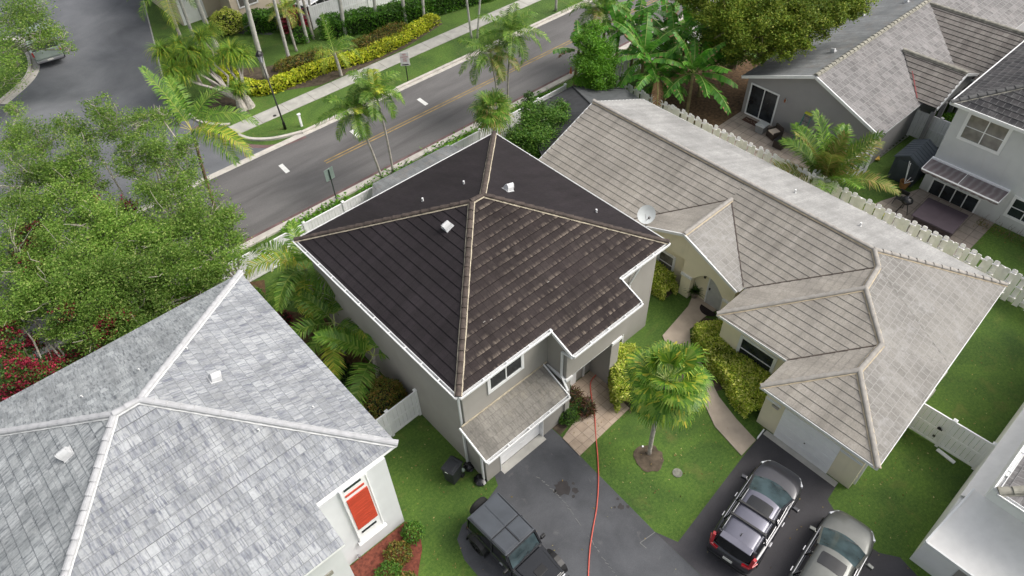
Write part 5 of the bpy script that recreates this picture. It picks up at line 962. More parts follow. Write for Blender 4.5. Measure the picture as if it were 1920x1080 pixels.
feather_palm('small shaded palm low between the two near roofs',None,(600,560),0,0,0,0,.08,.06,[F_palm,F_palmy,rib_m],ga,0,34,h=1.2,fr=[dict(L=2.24,nl=44,ll=0.56,up=.6,droop=1.3,az=a,hang=.4,wd=.07) for a in (0,.9,1.9,2.8,-2.3,-1.4,-.6)])
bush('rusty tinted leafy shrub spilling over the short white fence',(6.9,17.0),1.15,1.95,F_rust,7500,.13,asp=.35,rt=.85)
bush('dark green shrub under the palms by the silver roof',(6.3,20.0),.8,.9,F_dark,2500,.12)
# ================================================================ SHRUBS AND HEDGES
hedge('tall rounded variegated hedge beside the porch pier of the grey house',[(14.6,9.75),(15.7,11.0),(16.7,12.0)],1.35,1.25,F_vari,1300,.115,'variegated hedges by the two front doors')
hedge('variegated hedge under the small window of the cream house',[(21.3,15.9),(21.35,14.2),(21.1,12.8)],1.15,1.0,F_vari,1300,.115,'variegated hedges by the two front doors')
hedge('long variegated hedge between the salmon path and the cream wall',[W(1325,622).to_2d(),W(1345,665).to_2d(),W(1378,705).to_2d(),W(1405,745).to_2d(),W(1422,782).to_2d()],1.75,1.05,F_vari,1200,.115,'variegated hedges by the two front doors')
for k,(px,py,r,h) in enumerate(((1063,780,.55,.75),(1078,768,.5,.75))): bush(('fine leaved green shrub at the corner of the garage','small green shrub next to the paved path')[k],(W(px,py).x,W(px,py).y),r,h,F_mid,3200,.07,group='green shrubs by the garage')
bush('dark red leaved plant between the porch and the green shrubs',(13.0,11.75),.55,1.0,F_ti,900,.28,asp=.16); bush('dark green shrub in the arch shade of the grey house',(12.95,12.0),.35,1.3,F_dark,900,.12)
bush('reddish shrub at the edge of the paved path',(13.25,11.1),.45,.7,F_ti,800,.2,asp=.2)
gw='straggly shrubs in the red mulch bed'
for k,(x,y,r,h,lab) in enumerate(((4.5,11.7,.42,.6,'yellow green shrub at the wall corner end of the red mulch'),(3.6,11.4,.5,.5,'loose reddish shrub in the middle of the red mulch'),(2.9,11.0,.5,.55,'sparse green shrub under the red shutter'),(2.2,10.4,.5,.5,'straggly shrub near the lower edge of the red mulch'),(3.2,10.3,.4,.4,'small shrub on the outer side of the red mulch'))): bush(lab,(x,y),r,h,(F_mid,F_rust,F_mid,F_rust,F_rust)[k],900,.10,group=gw,core=False)
# across the street
hy=[W(*p).to_2d() for p in ((420,135),(450,165),(500,172),(560,150),(620,128),(680,112),(735,88),(780,62),(818,40))]
hedge('long golden yellow hedge curving along the far pavement',hy,1.1,.7,F_yell,260,.17,'hedges across the street',asp=.6)
hedge('rusty dark hedge behind the golden one, right part',[W(*p).to_2d() for p in ((668,105),(700,88),(740,70),(765,58))],1.7,.8,F_rust,260,.14,'hedges across the street'); hedge('rusty dark hedge behind the golden one, left part by the lamp',[W(*p).to_2d() for p in ((520,140),(560,125),(600,112),(620,108))],1.4,.7,F_rust,260,.14,'hedges across the street')
hedge('tall deep green hedge below the white fence across the street',[W(*p).to_2d() for p in ((600,70),(660,60),(740,45),(820,22),(900,0),(960,-18))],1.5,1.5,F_hedge,240,.16,'hedges across the street')
hedge('green hedge in front of the sand coloured house',[W(*p).to_2d() for p in ((462,60),(500,55),(545,50))],1.4,1.5,F_hedge,240,.16,'hedges across the street')
bush('round yellow green shrub at the corner of the sand coloured house',(W(432,58).x,W(432,58).y),1.3,1.7,F_vari,4000,.15); bush('magenta ti plant among the royal palm trunks',(W(557,62).x,W(557,62).y),.9,1.9,F_red,900,.4,asp=.2); bush('green shrub below the magenta ti plant',(W(566,74).x,W(566,74).y),.9,1.0,F_hedge,1500,.15)
vw=[]
for i in range(5):
    x0=(2,9.5,14.5,19.4,24.0)[i]; x1=(7,13.8,18.6,23.5,30)[i]; n=int((x1-x0)*230); P=np.stack([RNG.uniform(x0,x1,n),30.1+RNG.normal(size=n)*.28+.35*np.sin(RNG.uniform(0,20,n)),RNG.uniform(0,.35,n)],axis=1); o=quads('ground_cover',leaf_quads(P,.19,.5),F_bright); tag(o,'weedy green ground cover between the street kerb and the fence',None,None,'stuff')
# ponytail palms: many grassy tufts on branching trunks
def pony(label,base,tufts,group):
    g=W(*base); t=thing('ponytail_palm',label,'tree',tuple(g),0,group); m=MB(); Q=[]; 
    m.tube([g-Vector((0,0,.1)),g+Vector((0,0,.25)),g+Vector((-.05,0,.8))],[.42,.33,.2],10); top=g+Vector((-.05,0,.75))
    for px,py,z,r in tufts:
        c=W(px,py,z); limb(m,top,c,.10,.04,5,.15,7); Q+=blades(300,r*1.15,.06,RNG,tuple(c),(-.1,1.35),2.0)
    m.build('trunk',bark,t); quads('crown',Q,[F_palm,F_palmy],t,(RNG.random(len(Q)//5).repeat(5)<.3).astype(int))
pony('left ponytail palm with bare grey branches over the side road',(455,205),[(305,98,3.6,1.2),(330,112,3.2,1.1),(355,100,3.6,1.2),(322,135,2.8,1.1),(375,108,3.2,1.2),(345,140,2.5,1.0),(378,72,4.2,1.1),(390,120,2.8,1.0),(335,85,3.8,1.0),(365,128,2.8,1.0)],'ponytail palms across the street')
pony('right ponytail palm with one big green tuft near the lamp',(468,200),[(436,100,3.2,1.3),(455,108,2.9,1.2),(448,165,1.4,.9),(420,108,3.0,1.1),(395,60,4.0,1.0)],'ponytail palms across the street')
# conical bright tree, dark conifer-like tree, olive tree, far shrubs
tree('bright lime green conical tree by the dark patio roof',[(1110,60,4.6,.75),(1120,95,4.0,1.0),(1105,120,3.5,1.0),(1128,140,3.0,.95),(1110,90,4.1,.9),(1135,110,3.4,.8),(1120,155,2.4,.8),(1100,75,4.3,.7),(1095,150,2.4,.7),(1130,168,1.8,.5)],F_bright,.11,5600,None,nsub=40,tr=.1,spread=.18,base_xy=(31.6,27.2))
t=tree('dark feathery evergreen between the dark roof and the taupe roof',[(1005,215,3.2,.9),(990,250,2.6,1.0),(1020,255,2.4,1.1),(1045,225,2.8,.8),(985,280,1.8,.9),(1010,290,1.6,1.0),(1050,200,3.1,.5),(960,262,2.2,.6)],F_mid,.11,5000,None,nsub=50,tr=.09,spread=.2,base_xy=(23.3,25.4))
tree('slim dark evergreen spire touching the street fence',[(992,180,3.4,.28),(990,195,3.0,.38),(992,212,2.6,.42),(995,228,2.2,.4)],F_dark,.10,8000,None,nsub=24,tr=.05,spread=.22,base_xy=(23.3,26.7))
tree('large olive green tree overhanging the blue grey house roof',[(1345,15,6.0,1.5),(1385,30,6.2,1.6),(1440,35,6.0,1.8),(1400,75,5.0,1.3),(1450,80,4.8,1.2),(1355,70,4.4,1.1),(1500,25,6.2,1.5),(1550,15,6.2,1.3),(1605,0,6.5,1.1),(1490,65,5.2,1.0),(1535,45,5.6,1.0),(1425,98,4.2,.8),(1570,35,6,.7),(1375,95,3.8,.8),(1480,-15,6.8,2),(1400,-20,6.8,2),(1300,-10,6,1.4),(1605,22,5.9,.5),(1475,95,4.6,.6),(1510,85,4.8,.5)],F_olive,.14,3300,None,nsub=40,tr=.3,barkm=bark_d,base_xy=(41.5,23.8),spread=.16,twigs=8,hollow=.35)
tree('dark green lower limb tree beside the olive tree and the board fence',[(1325,60,4,.8),(1345,60,3.6,1.2),(1365,95,3.2,1.1),(1340,100,2.6,.8)],F_mid,.13,3000,None,nsub=40,tr=.12,base_xy=(38.2,25.6))
banana('banana plant at the right of the clump over the board fence',1300,138,2.9,15,3.33,2); banana('banana plant in the centre with a brown edged arching leaf',1207,108,3.1,14,3.20,3); banana('banana plant at the back of the clump by the street',1250,62,3.0,13,2.94,4); banana('banana plant behind the bright conical tree',1160,60,3.2,12,2.82,5); banana('banana plant between the central and the right one',1262,98,2.8,12,2.94,6); banana('banana plant leaning over the street kerb',1085,95,2.8,8,2.18,8); banana('young banana plant at the far end toward the olive tree',1290,60,3.0,10,2.94,7); banana('banana plant in front of the central one, close over the boards',1232,140,2.6,12,2.7,10); banana('banana plant at the far right of the clump under the olive tree',1325,112,2.6,11,2.6,11); banana('banana plant behind the central one',1195,55,3.3,12,2.6,12); banana('tall banana plant between the conical tree and the street',1135,35,3.4,11,2.4,13); banana('low banana plant against the board fence',1245,150,1.7,9,2.30,9)
bush('green shrub bed in front of the blue grey house entry',(44.2,9.9),1.7,1.0,F_bright,6000,.13,rt=.6); bush('green shrub beside the white parked car, top right',(61.5,14.0),2.2,1.6,F_bright,6000,.2,rt=.8)
bush('small bright fern like plant between the board fence and the pale grey slope',(W(1640,402,.6).x,W(1640,402,.6).y),.7,.9,F_yell,700,.3,asp=.2)
tree('green shrub tree at the top edge behind the blue grey roof',[(1640,-40,3,1.5),(1830,8,2.0,1.3),(1850,20,1.6,1.0)],F_mid,.16,1500,None,nsub=30,base_xy=(60,16.8))
# straggly vine along the pale wall
m=MB()
for k in range(16):
    y=5.0-k*.19; limb(m,(37.3+random.uniform(-.3,.2),y,0.02),(37.8,y+random.uniform(-.4,.4),random.uniform(.1,.7)),.014,.006,4,.3,4)
t=thing('vine','half dead vine creeping along the foot of the pale wall','plant',(37.5,4,0)); m.build('stem',bark_d,t); P=np.stack([37.3+RNG.normal(size=700)*.25,RNG.uniform(1.8,5,700),RNG.uniform(0,.25,700)],axis=1); quads('foliage',leaf_quads(P,.07),F_rust,t)
# ================================================================ CARS
def paint(name,col,metal=.6,rough=.25,coat=1): 
    m,nt,b=base(name); n=noise(nt,2,2,coord(nt)); r=ramp(nt,[(.3,tuple(c*.9 for c in col)),(.7,tuple(min(1,c*1.1) for c in col))]); nt.links.new(n.outputs[0],r.inputs[0]); nt.links.new(r.outputs[0],b.inputs['Base Color']); b.inputs['Metallic'].default_value=metal; b.inputs['Roughness'].default_value=rough; b.inputs['Coat Weight'].default_value=coat; b.inputs['Coat Roughness'].default_value=.05; return m
P_grey=paint('slate_car_paint',(.030,.030,.038),.3,.3); P_roof=paint('slate_sky_sheen',(.115,.115,.15),.45,.35,.5); P_silver=paint('warm_silver_paint',(.11,.115,.108),.5,.35,.5); P_black=paint('black_car_paint',(.012,.013,.016),.3,.2); P_white=paint('white_car_paint',(.75,.76,.77),0,.25); P_pick=paint('grey_green_paint',(.30,.36,.33),.2,.4,.6)  # slate roof colour is lightened and blued to carry the reflected sky
G_car=glass('car_glass',(.035,.055,.062),.03); G_carb=glass('black_car_glass',(.006,.007,.009),.03); lampr=plain('red_lamp',(.40,.008,.015),.15,var=.1,coat=1); lampw=plain('clear_lamp',(.55,.57,.6),.12,var=.1,coat=1); plate=plain('number_plate',(.70,.70,.66),.5); seat_m=plain('seat_fabric',(.03,.03,.035),.8)
def wheel(parent,x,y,r=.35,w=.24,rimc=None,spokes=5):
    s=1 if y>0 else -1; t=MB(); K=24
    prof=[(r*.62,-w/2),(r*.95,-w/2),(r,-w*.3),(r,w*.3),(r*.95,w/2),(r*.62,w/2)]
    for (a,b),(c,d) in zip(prof[:-1],prof[1:]):
        for k in range(K):
            p,q=2*math.pi*k/K,2*math.pi*(k+1)/K; t.face([(x+a*math.cos(p),y+b,r+a*math.sin(p)),(x+a*math.cos(q),y+b,r+a*math.sin(q)),(x+c*math.cos(q),y+d,r+c*math.sin(q)),(x+c*math.cos(p),y+d,r+c*math.sin(p))])
    wh=t.build('wheel',rubber,parent,local=True,smooth=True); m=MB()
    for k in range(spokes):
        a=2*math.pi*k/spokes; m.bar((x,y+s*w*.38,r),(x+math.cos(a)*r*.6,y+s*w*.42,r+math.sin(a)*r*.6),.07,.03,up=(0,1,0))
    for k in range(K):
        p,q=2*math.pi*k/K,2*math.pi*(k+1)/K; m.face([(x,y+s*w*.2,r),(x+.62*r*math.cos(p),y+s*w*.3,r+.62*r*math.sin(p)),(x+.62*r*math.cos(q),y+s*w*.3,r+.62*r*math.sin(q))])
    m.build('rim',rimc or chrome,wh,local=True)
def loft(st,prof_n,name,mat,parent,sub=2):
    """st: list of (x, [(y,z)...half profile from bottom outside to top centre])"""
    m=MB(); rings=[]
    for x,pr in st:
        R_=[(x,y,z) for y,z in pr]+[(x,-y,z) for y,z in pr[::-1] if y>1e-6]
        rings.append(R_)
    n=len(rings[0])
    for a,b in zip(rings[:-1],rings[1:]):
        for i in range(n-1): m.face([a[i],a[i+1],b[i+1],b[i]])
        m.face([a[n-1],a[0],b[0],b[n-1]])
    m.face(rings[0]); m.face(rings[-1][::-1]); return m.build(name,mat,parent,local=True,subsurf=sub)
def car(label,loc,rz,pm,roofm,kind='suv',L=4.6,Wd=1.86,cat='car',name='parked_car',glassm=None,z_roof=1.66,group=None):
    t=thing(name,label,cat,loc,rz,group); h=Wd/2; q=L/4.6
    suv=kind=='suv'
    def pr(hw,zb,zs,zt,c=.62): return [(hw*.90,zb),(hw*.985,zb+.18),(hw,(zb+zs)/2+.08),(hw*.985,zs-.06),(hw*.93,zs+.01),(hw*c,zt-.01),(0,zt)]
    hood=1.00 if suv else .93; deck=1.05 if suv else .98
    st=[(-2.30*q,pr(h*.72,.42,.78,.82)),(-2.27*q,pr(h*.86,.32,.93 if suv else .88,.96)),(-2.12*q,pr(h*.95,.27,1.0 if suv else .92,1.04 if suv else .97)),(-1.6*q,pr(h,.24,1.02 if suv else .94,1.05 if suv else .98)),(-.6*q,pr(h,.22,.97 if suv else .90,.95)),(.4*q,pr(h,.22,.95 if suv else .89,.94)),(.95*q,pr(h*.99,.22,.94 if suv else .86,.96 if suv else .90,.7)),(1.5*q,pr(h*.97,.24,.90 if suv else .82,.97 if suv else .90,.7)),(1.95*q,pr(h*.90,.26,.84 if suv else .74,.93 if suv else .82,.68)),(2.2*q,pr(h*.76,.30,.74 if suv else .66,.82 if suv else .72,.62)),(2.3*q,pr(h*.55,.38,.62,.68,.6))]
    body=loft(st,7,'body',pm,t)
    # greenhouse: glass hull, then roof skin and pillars
    zr=z_roof; zb=.97 if suv else .9; xr0,xr1=(-1.95,.12) if suv else (-1.15,.15); xb0,xb1=(-2.22,1.28) if suv else (-1.75,.98); wr=h*.72; wb=h*.90
    xr0*=q;xr1*=q;xb0*=q;xb1*=q
    def rp(x): 
        f=(x-xr0)/(xr1-xr0); return zr-.05*(2*f-1)**2-.03*(1-f)*(1 if suv else 2)
    g=MB(); N=7; top=[];bot=[]
    ringT=[];ringB=[]
    for k in range(N):
        y=-1+2*k/(N-1); ringB.append((xb1-.22*y*y,y*wb*.93,zb)); ringT.append((xr1-.10*y*y,y*wr*.97,rp(xr1)-.02*y*y-.01))
    for a in range(N-1): g.face([ringB[a],ringB[a+1],ringT[a+1],ringT[a]])
    wsh=g.build('windscreen',glassm or G_car,t,local=True,smooth=True)
    g=MB(); rB=[];rT=[]
    for k in range(N):
        y=-1+2*k/(N-1); rB.append((xb0+.10*y*y,y*wb*.88,zb+.04)); rT.append((xr0+.06*y*y,y*wr*.92,rp(xr0)-.02*y*y-.01))
    for a in range(N-1): g.face([rB[a+1],rB[a],rT[a],rT[a+1]])
    g.build('rear_window',G_carb,t,local=True,smooth=True)
    for s in (-1,1):
        g=MB(); K=6; lo=[];up=[]
        for k in range(K+1):
            f=k/K; x=xb0+.12+(xb1-.24-xb0-.12)*f; lo.append((x,s*wb*(.97-.03*(2*f-1)**2),zb)); xx=xr0+.08+(xr1-.10-xr0-.08)*f; up.append((xx,s*wr*.99,rp(xx)-.035))
        for k in range(K): g.face([lo[k],lo[k+1],up[k+1],up[k]])
        g.build('side_window',G_carb,t,local=True,smooth=True)
        m=MB(); m.bar((xb1-.22,s*wb*.96,zb-.01),(xr1-.09,s*wr,rp(xr1)-.02),.085,.07); m.bar((xb0+.08,s*wb*.92,zb),(xr0+.05,s*wr*.97,rp(xr0)-.02),.13,.09)
        for fx in ((-.25,-.35),(-1.15,-1.2)) if suv else ((-.35,-.45),): m.bar((fx[0]*q,s*wb*.985,zb),(fx[1]*q,s*wr*.995,zr-.05),.07,.03)
        m.build('pillar',pm,t,local=True,bevel=.015)
        m=MB(); m.bar((xb0+.15,s*wb*1.0,zb+.0),(xb1-.25,s*wb*1.0,zb+.0),.02,.035); m.build('window_trim',chrome,t,local=True)
    m=MB(); NX,NY=10,8; G=[]
    for i in range(NX+1):
        f=i/NX; row=[]
        for j in range(NY+1):
            y=-1+2*j/NY; x=(xr0-.03)+(xr1+.03-xr0+.03)*f-( .12*y*y*f if f>.5 else -.06*y*y*(1-f)); row.append((x,y*wr*(1.0-.03*(2*f-1)**2),rp(x)+.03-.045*y**4-.012*y*y))
        G.append(row)
    for i in range(NX):
        for j in range(NY): m.face([G[i][j],G[i+1][j],G[i+1][j+1],G[i][j+1]])
    for i in range(NX):
        for j,sg in ((0,1),(NY,-1)):
            a,b=G[i][j],G[i+1][j]; f_=[a,b,(b[0],b[1],b[2]-.06),(a[0],a[1],a[2]-.06)]; m.face(f_)
    rf=m.build('roof',roofm,t,local=True,smooth=True)
    def patch(x0,x1,y,dz,nm,mt):
        m=MB(); K=6
        for i in range(K):
            for j in range(K):
                c=[]
                for a,b in ((i,j),(i+1,j),(i+1,j+1),(i,j+1)):
                    x=x0+(x1-x0)*a/K; yy=-y+2*y*b/K; n_=yy/wr; e_=(abs(2*a/K-1)**6)*.06+(abs(2*b/K-1)**6)*.0; c.append((x-.05*n_*n_,yy*(1-e_),rp(x)+.03-.045*n_**4-.012*n_*n_+dz))
                m.face(c)
        return m.build(nm,mt,rf,local=True,smooth=True)
    patch(xr1-.72*q,xr1-.20*q,wr*.66,.006,'sunroof',G_carb)
    if not suv: patch(xr0+.12,xr0+.45,wr*.66,.006,'sunroof',G_carb)
    if suv:
        for s in (-1,1):
            m=MB(); y=s*wr*.93; pts=[(x*q,y,rp(x*q)+.05) for x in (-1.75,-1.2,-.6,-.1,.0)]; m.tube([(-1.85*q,y,rp(xr0)+.0)]+pts+[(.08*q,y,rp(.05)+.0)],.013,6); m.build('roof_rail',chrome,rf,local=True)
        for x in (-.62,-1.22): m=MB(); m.bar((x*q,-wr*.98,zr+.07),(x*q,wr*.98,zr+.07),.085,.04); m.box((x*q,-wr*.95,zr+.05),(.12,.10,.07)); m.box((x*q,wr*.95,zr+.05),(.12,.10,.07)); m.build('rack_bar',black,rf,local=True,bevel=.01)
        m=MB(); m.box((-1.68*q,0,rp(-1.68*q)+.06),(.14,.035,.05),tz=.5); m.build('aerial',black,rf,local=True)
        # spoiler, lamps, bumper, plate
        m=MB(); m.box((-2.03*q,0,zr-.06),(.26,wr*1.75,.04)); m.build('spoiler',roofm,t,local=True,bevel=.015)
    for s in (-1,1):
        m=MB()
        if suv:
            m.bar((-2.20*q,s*h*.80,.98),(-2.06*q,s*h*.83,1.42),.12,.17); m.bar((-2.24*q,s*h*.82,.99),(-2.27*q,s*h*.50,.96),.10,.12); m.bar((-2.2*q,s*h*.86,1.02),(-1.95*q,s*h*.955,1.02),.06,.14)
        else: m.bar((-2.24*q,s*h*.62,.84),(-2.1*q,s*h*.93,.84),.10,.14)
        m.build('tail_light',lampr,t,local=True,bevel=.02)
        m=MB(); m.bar((2.10*q,s*h*.60,.74 if suv else .66),(1.78*q,s*h*.875,.80 if suv else .72),.13,.14); m.build('headlight',lampw,t,local=True,bevel=.03)
        m=MB(); m.box((.72*q,s*(h+.11),1.03 if suv else .97),(.14,.22,.14),s*.15); m.bar((.74*q,s*h*.93,.97 if suv else .91),(.72*q,s*(h+.04),.99 if suv else .93),.06,.04); m.build('mirror',pm,t,local=True,bevel=.035)
        for x in (.0,-.95): m=MB(); m.bar((x*q-.1,s*(h+.012),.86),(x*q+.1,s*(h+.012),.86),.03,.035); m.build('door_handle',chrome,t,local=True)
    m=MB(); m.bar((-2.30*q,-h*.72,.50),(-2.30*q,h*.72,.50),.08,.14); m.bar((-2.25*q,-h*.85,.48),(-2.30*q,-h*.70,.50),.07,.13); m.bar((-2.25*q,h*.85,.48),(-2.30*q,h*.70,.50),.07,.13); m.build('bumper',black,t,local=True,bevel=.02)
    m=MB(); m.box((-2.318*q,0,.72),(.02,.36,.14)); m.build('number_plate',plate,t,local=True)
    m=MB(); m.bar((2.20*q,-h*.5,.58),(2.20*q,h*.5,.58),.12,.16); m.build('grille',black,t,local=True,bevel=.03)
    # wiper, arches
    m=MB(); m.bar((xb1-.10,-.45,zb+.05),(xb1-.22,.15,zb+.10),.02,.015); m.bar((xb1-.10,.0,zb+.03),(xb1-.18,.6,zb+.06),.02,.015); m.build('wiper',black,t,local=True)
    for x in (-1.38,1.40):
        for s in (-1,1): wheel(t,x*q,s*(h-.12),.35 if suv else .33,.24)
    return t
def heading(a,b): d=b-a; return math.atan2(d.y,d.x)
r_,f_=W(1362,1052,.75),W(1477,872,.75); hd=heading(r_,f_); c_=(r_+f_)/2
SUV=car('dark grey sport utility car with black roof bars on the asphalt driveway',(c_.x,c_.y,.010),hd,P_grey,P_roof,'suv',4.75,1.88,z_roof=1.68)
fr_=W(1606,972,.75); hd2=hd-.02; dv=Vector((math.cos(hd2),math.sin(hd2),0)); cc=fr_-dv*2.35
SILV=car('silver car nose to the lawn, cut off by the bottom of the picture',(cc.x,cc.y,.010),hd2,P_silver,P_silver,'suv',4.75,1.90,z_roof=1.64)
for ch in list(C.objects):
    if ch.parent and ch.parent.parent is SILV and ch.name.split('.')[0] in('rack_bar','roof_rail'): bpy.data.objects.remove(ch)
WC=copy_thing(SILV,(W(1900,14,.8).x,W(1900,14,.8).y,0.01),math.radians(-62),'white car parked at the top right corner behind the grey roof')
def repaint(r,m,old):
    for o in list(C.objects):
        x=o
        while x.parent: x=x.parent
        if x is r and o.type=='MESH' and o.data.materials and o.data.materials[0] in old:
            o.data=o.data.copy(); o.data.materials[0]=m
repaint(WC,P_white,(P_silver,)); WC['category']='car'
WC2=copy_thing(WC,(W(600,2,1).x,W(600,2,1).y,0.01),math.radians(20),'white car parked behind the white fence across the street')
# ---- jeep-like off-roader
a_,b_=(W(881,976,1.82)+W(938,927,1.82))/2,(W(957,1055,1.82)+W(1011,998,1.82))/2; hdj=heading(a_,b_); cj=(a_+b_)/2+Vector((math.cos(hdj),math.sin(hdj),0))*.50
J=thing('off_roader','black two door off roader with a boxy hardtop and rear spare wheel','car',(cj.x,cj.y,.006),hdj)
m=MB()
def slabx(m,x0,x1,y0,y1,z0,z1,tp=1.0): m.box(((x0+x1)/2,(y0+y1)/2,(z0+z1)/2),(x1-x0,y1-y0,z1-z0),0,tz=tp)
slabx(m,-1.75,.62,-.78,.78,.55,1.12); m.build('body',P_black,J,local=True,bevel=.04)
m=MB(); P0=[(.60,.72),(1.95,.60)]; 
for z0,z1 in ((.60,1.08),): m.prism([(.60,-.74),(1.90,-.60),(1.90,.60),(.60,.74)],z0,z1)
m.prism([(.66,-.60),(1.86,-.50),(1.86,.50),(.66,.60)],1.08,1.13); m.build('bonnet',P_black,J,local=True,bevel=.05)
m=MB(); slabx(m,1.15,1.45,-.22,.22,1.125,1.15); m.build('bonnet_vent',black,J,local=True,bevel=.01)
m=MB()
for k in range(7): m.box((1.92,-.36+.12*k,.86),(.03,.06,.28))
m.build('grille',blackm,J,local=True)
ht_=plain('hardtop_plastic',(.060,.068,.080),.42,var=.15,scale=2); 
m=MB(); m.prism([(-1.68,-.74),(.30,-.70),(.30,.70),(-1.68,.74)],1.74,1.83); m.prism([(-1.62,-.66),(-.52,-.64),(-.52,-.03),(-1.62,-.03)],1.83,1.845); m.prism([(-1.62,.03),(-.52,.03),(-.52,.64),(-1.62,.66)],1.83,1.845); m.prism([(-.42,-.64),(.22,-.62),(.22,-.04),(-.42,-.04)],1.83,1.845); m.prism([(-.42,.04),(.22,.04),(.22,.62),(-.42,.64)],1.83,1.845); jr=m.build('roof',ht_,J,local=True,bevel=.03)
m=MB(); m.bar((-.47,-.70,1.84),(-.47,.70,1.84),.03,.012); m.bar((-.47,0,1.84),(.27,0,1.84),.03,.012)
for s in (-1,1): m.bar((-1.62,s*.70,1.842),(.25,s*.665,1.842),.02,.02)
m.build('roof_seam',blackm,jr,local=True)
for s in (-1,1):
    m=MB(); m.face([(-1.66,s*.765,1.12),(-.45,s*.765,1.12),(-.45,s*.725,1.74),(-1.6,s*.73,1.74)]); m.face([(-.36,s*.765,1.12),(.52,s*.765,1.12),(.28,s*.70,1.74),(-.36,s*.725,1.74)]); m.build('side_window',G_carb,J,local=True)
    m=MB(); m.bar((-1.7,s*.75,1.1),(-1.66,s*.73,1.76),.07); m.bar((-.40,s*.76,1.1),(-.40,s*.72,1.76),.08,.06); m.bar((.58,s*.72,1.1),(.30,s*.68,1.76),.07); m.build('pillar',P_black,J,local=True)
    for x in (-1.18,1.25):
        m=MB(); K=10
        for k in range(K):
            p,q=math.radians(200)-math.radians(220)*k/K,math.radians(200)-math.radians(220)*(k+1)/K; r0=.52
            A=[(x+r0*math.cos(p),s*.68,.42+r0*math.sin(p)*.92),(x+r0*math.cos(q),s*.68,.42+r0*math.sin(q)*.92)]; B=[(x+r0*math.cos(q),s*.93,.40+r0*math.sin(q)*.88),(x+r0*math.cos(p),s*.93,.40+r0*math.sin(p)*.88)]; m.face(A+B)
            m.face([B[1],B[0],(B[0][0],B[0][1],B[0][2]-.06),(B[1][0],B[1][1],B[1][2]-.06)])
        m.build('mudguard',black,J,local=True)
        wheel(J,x,s*.78,.41,.27,black,7)
    m=MB(); m.box((.50,s*.92,1.22),(.10,.20,.18)); m.bar((.5,s*.76,1.15),(.5,s*.88,1.2),.04); m.build('mirror',black,J,local=True,bevel=.02)
    m=MB(); m.lathe((1.0,0,0),[(0,0)]*2,3) if 0 else m.box((1.93,s*.50,.88),(.05,.2,.2)); m.build('headlight',lampw,J,local=True,bevel=.03); m=MB(); m.box((-1.77,s*.68,.92),(.05,.14,.22)); m.build('tail_light',lampr,J,local=True,bevel=.01)
    m=MB(); m.bar((.05,s*.80,1.0),(.2,s*.80,1.0),.03,.04); m.build('door_handle',chrome,J,local=True)
m=MB(); m.face([(.60,-.66,1.13),(.60,.66,1.13),(.32,.62,1.74),(.32,-.62,1.74)]); m.build('windscreen',G_car,J,local=True)
m=MB(); m.bar((.62,-.70,1.13),(.62,.70,1.13),.06,.06); m.bar((.31,-.66,1.76),(.31,.66,1.76),.07,.05); m.bar((.66,-.4,1.16),(.56,.15,1.25),.015,.02); m.bar((.66,.05,1.16),(.56,.6,1.25),.015,.02); m.build('windscreen_frame',P_black,J,local=True)
m=MB(); m.face([(-1.765,-.62,1.15),(-1.765,.62,1.15),(-1.70,.60,1.72),(-1.70,-.60,1.72)]); m.build('rear_window',G_carb,J,local=True)
m=MB(); slabx(m,-1.95,-1.78,-.72,.72,.50,.68); m.build('bumper',black,J,local=True,bevel=.03); m=MB(); slabx(m,1.98,2.16,-.75,.75,.52,.68); m.build('bumper',black,J,local=True,bevel=.03)
m=MB(); K=24; prf=[(.15,-.13),(.39,-.13),(.41,-.08),(.41,.08),(.39,.13),(.15,.13)]
for (a,b),(c,d) in zip(prf[:-1],prf[1:]):
    for k in range(K):
        p,q=2*math.pi*k/K,2*math.pi*(k+1)/K; m.face([(-1.97+b,.05+a*math.cos(p),1.12+a*math.sin(p)),(-1.97+b,.05+a*math.cos(q),1.12+a*math.sin(q)),(-1.97+d,.05+c*math.cos(q),1.12+c*math.sin(q)),(-1.97+d,.05+c*math.cos(p),1.12+c*math.sin(p))])
m.build('spare_wheel',rubber,J,local=True,smooth=True)
# ---- pickup truck seen from behind
pa=W(90,112,.6); PT=thing('pickup_truck','grey green pickup truck parked against the curved kerb','truck',(W(88,122).x+.75,W(88,122).y+2.2,.011),math.radians(82))
m=MB(); slabx(m,-2.7,2.6,-.95,.95,.50,1.0); m.build('body',P_pick,PT,local=True,bevel=.06)
m=MB()
for s in (-1,1): slabx(m,-2.7,-.55,s*.95-.06,s*.95+.06,1.0,1.32)
slabx(m,-.62,-.55,-.9,.9,1.0,1.32); m.build('bed_side',P_pick,PT,local=True,bevel=.02)
m=MB(); slabx(m,-2.74,-2.66,-.88,.88,.72,1.30); tg=m.build('tailgate',P_pick,PT,local=True,bevel=.02)
m=MB(); slabx(m,-2.6,-.66,-.88,.88,1.0,1.03); m.build('bed_floor',black,PT,local=True)
m=MB(); m.prism([(-.5,-.93),(1.2,-.93),(1.2,.93),(-.5,.93)],1.0,1.2); cbn=m.build('cab',P_pick,PT,local=True,bevel=.04)
m=MB(); m.v=[];g0=[(-.5,-.90,1.2),(1.25,-.90,1.2),(1.25,.90,1.2),(-.5,.90,1.2)]; g1=[(-.35,-.75,1.72),(.65,-.75,1.72),(.65,.75,1.72),(-.35,.75,1.72)]
for i in range(4): j=(i+1)%4; m.face([g0[i],g0[j],g1[j],g1[i]])
m.build('cab_windows',G_carb,cbn,local=True); m=MB(); slabx(m,-.38,.68,-.77,.77,1.72,1.80); m.build('cab_roof',P_pick,cbn,local=True,bevel=.03)
for i in range(4): m=MB(); m.bar(g0[i],g1[i],.07); m.build('pillar',P_pick,cbn,local=True)
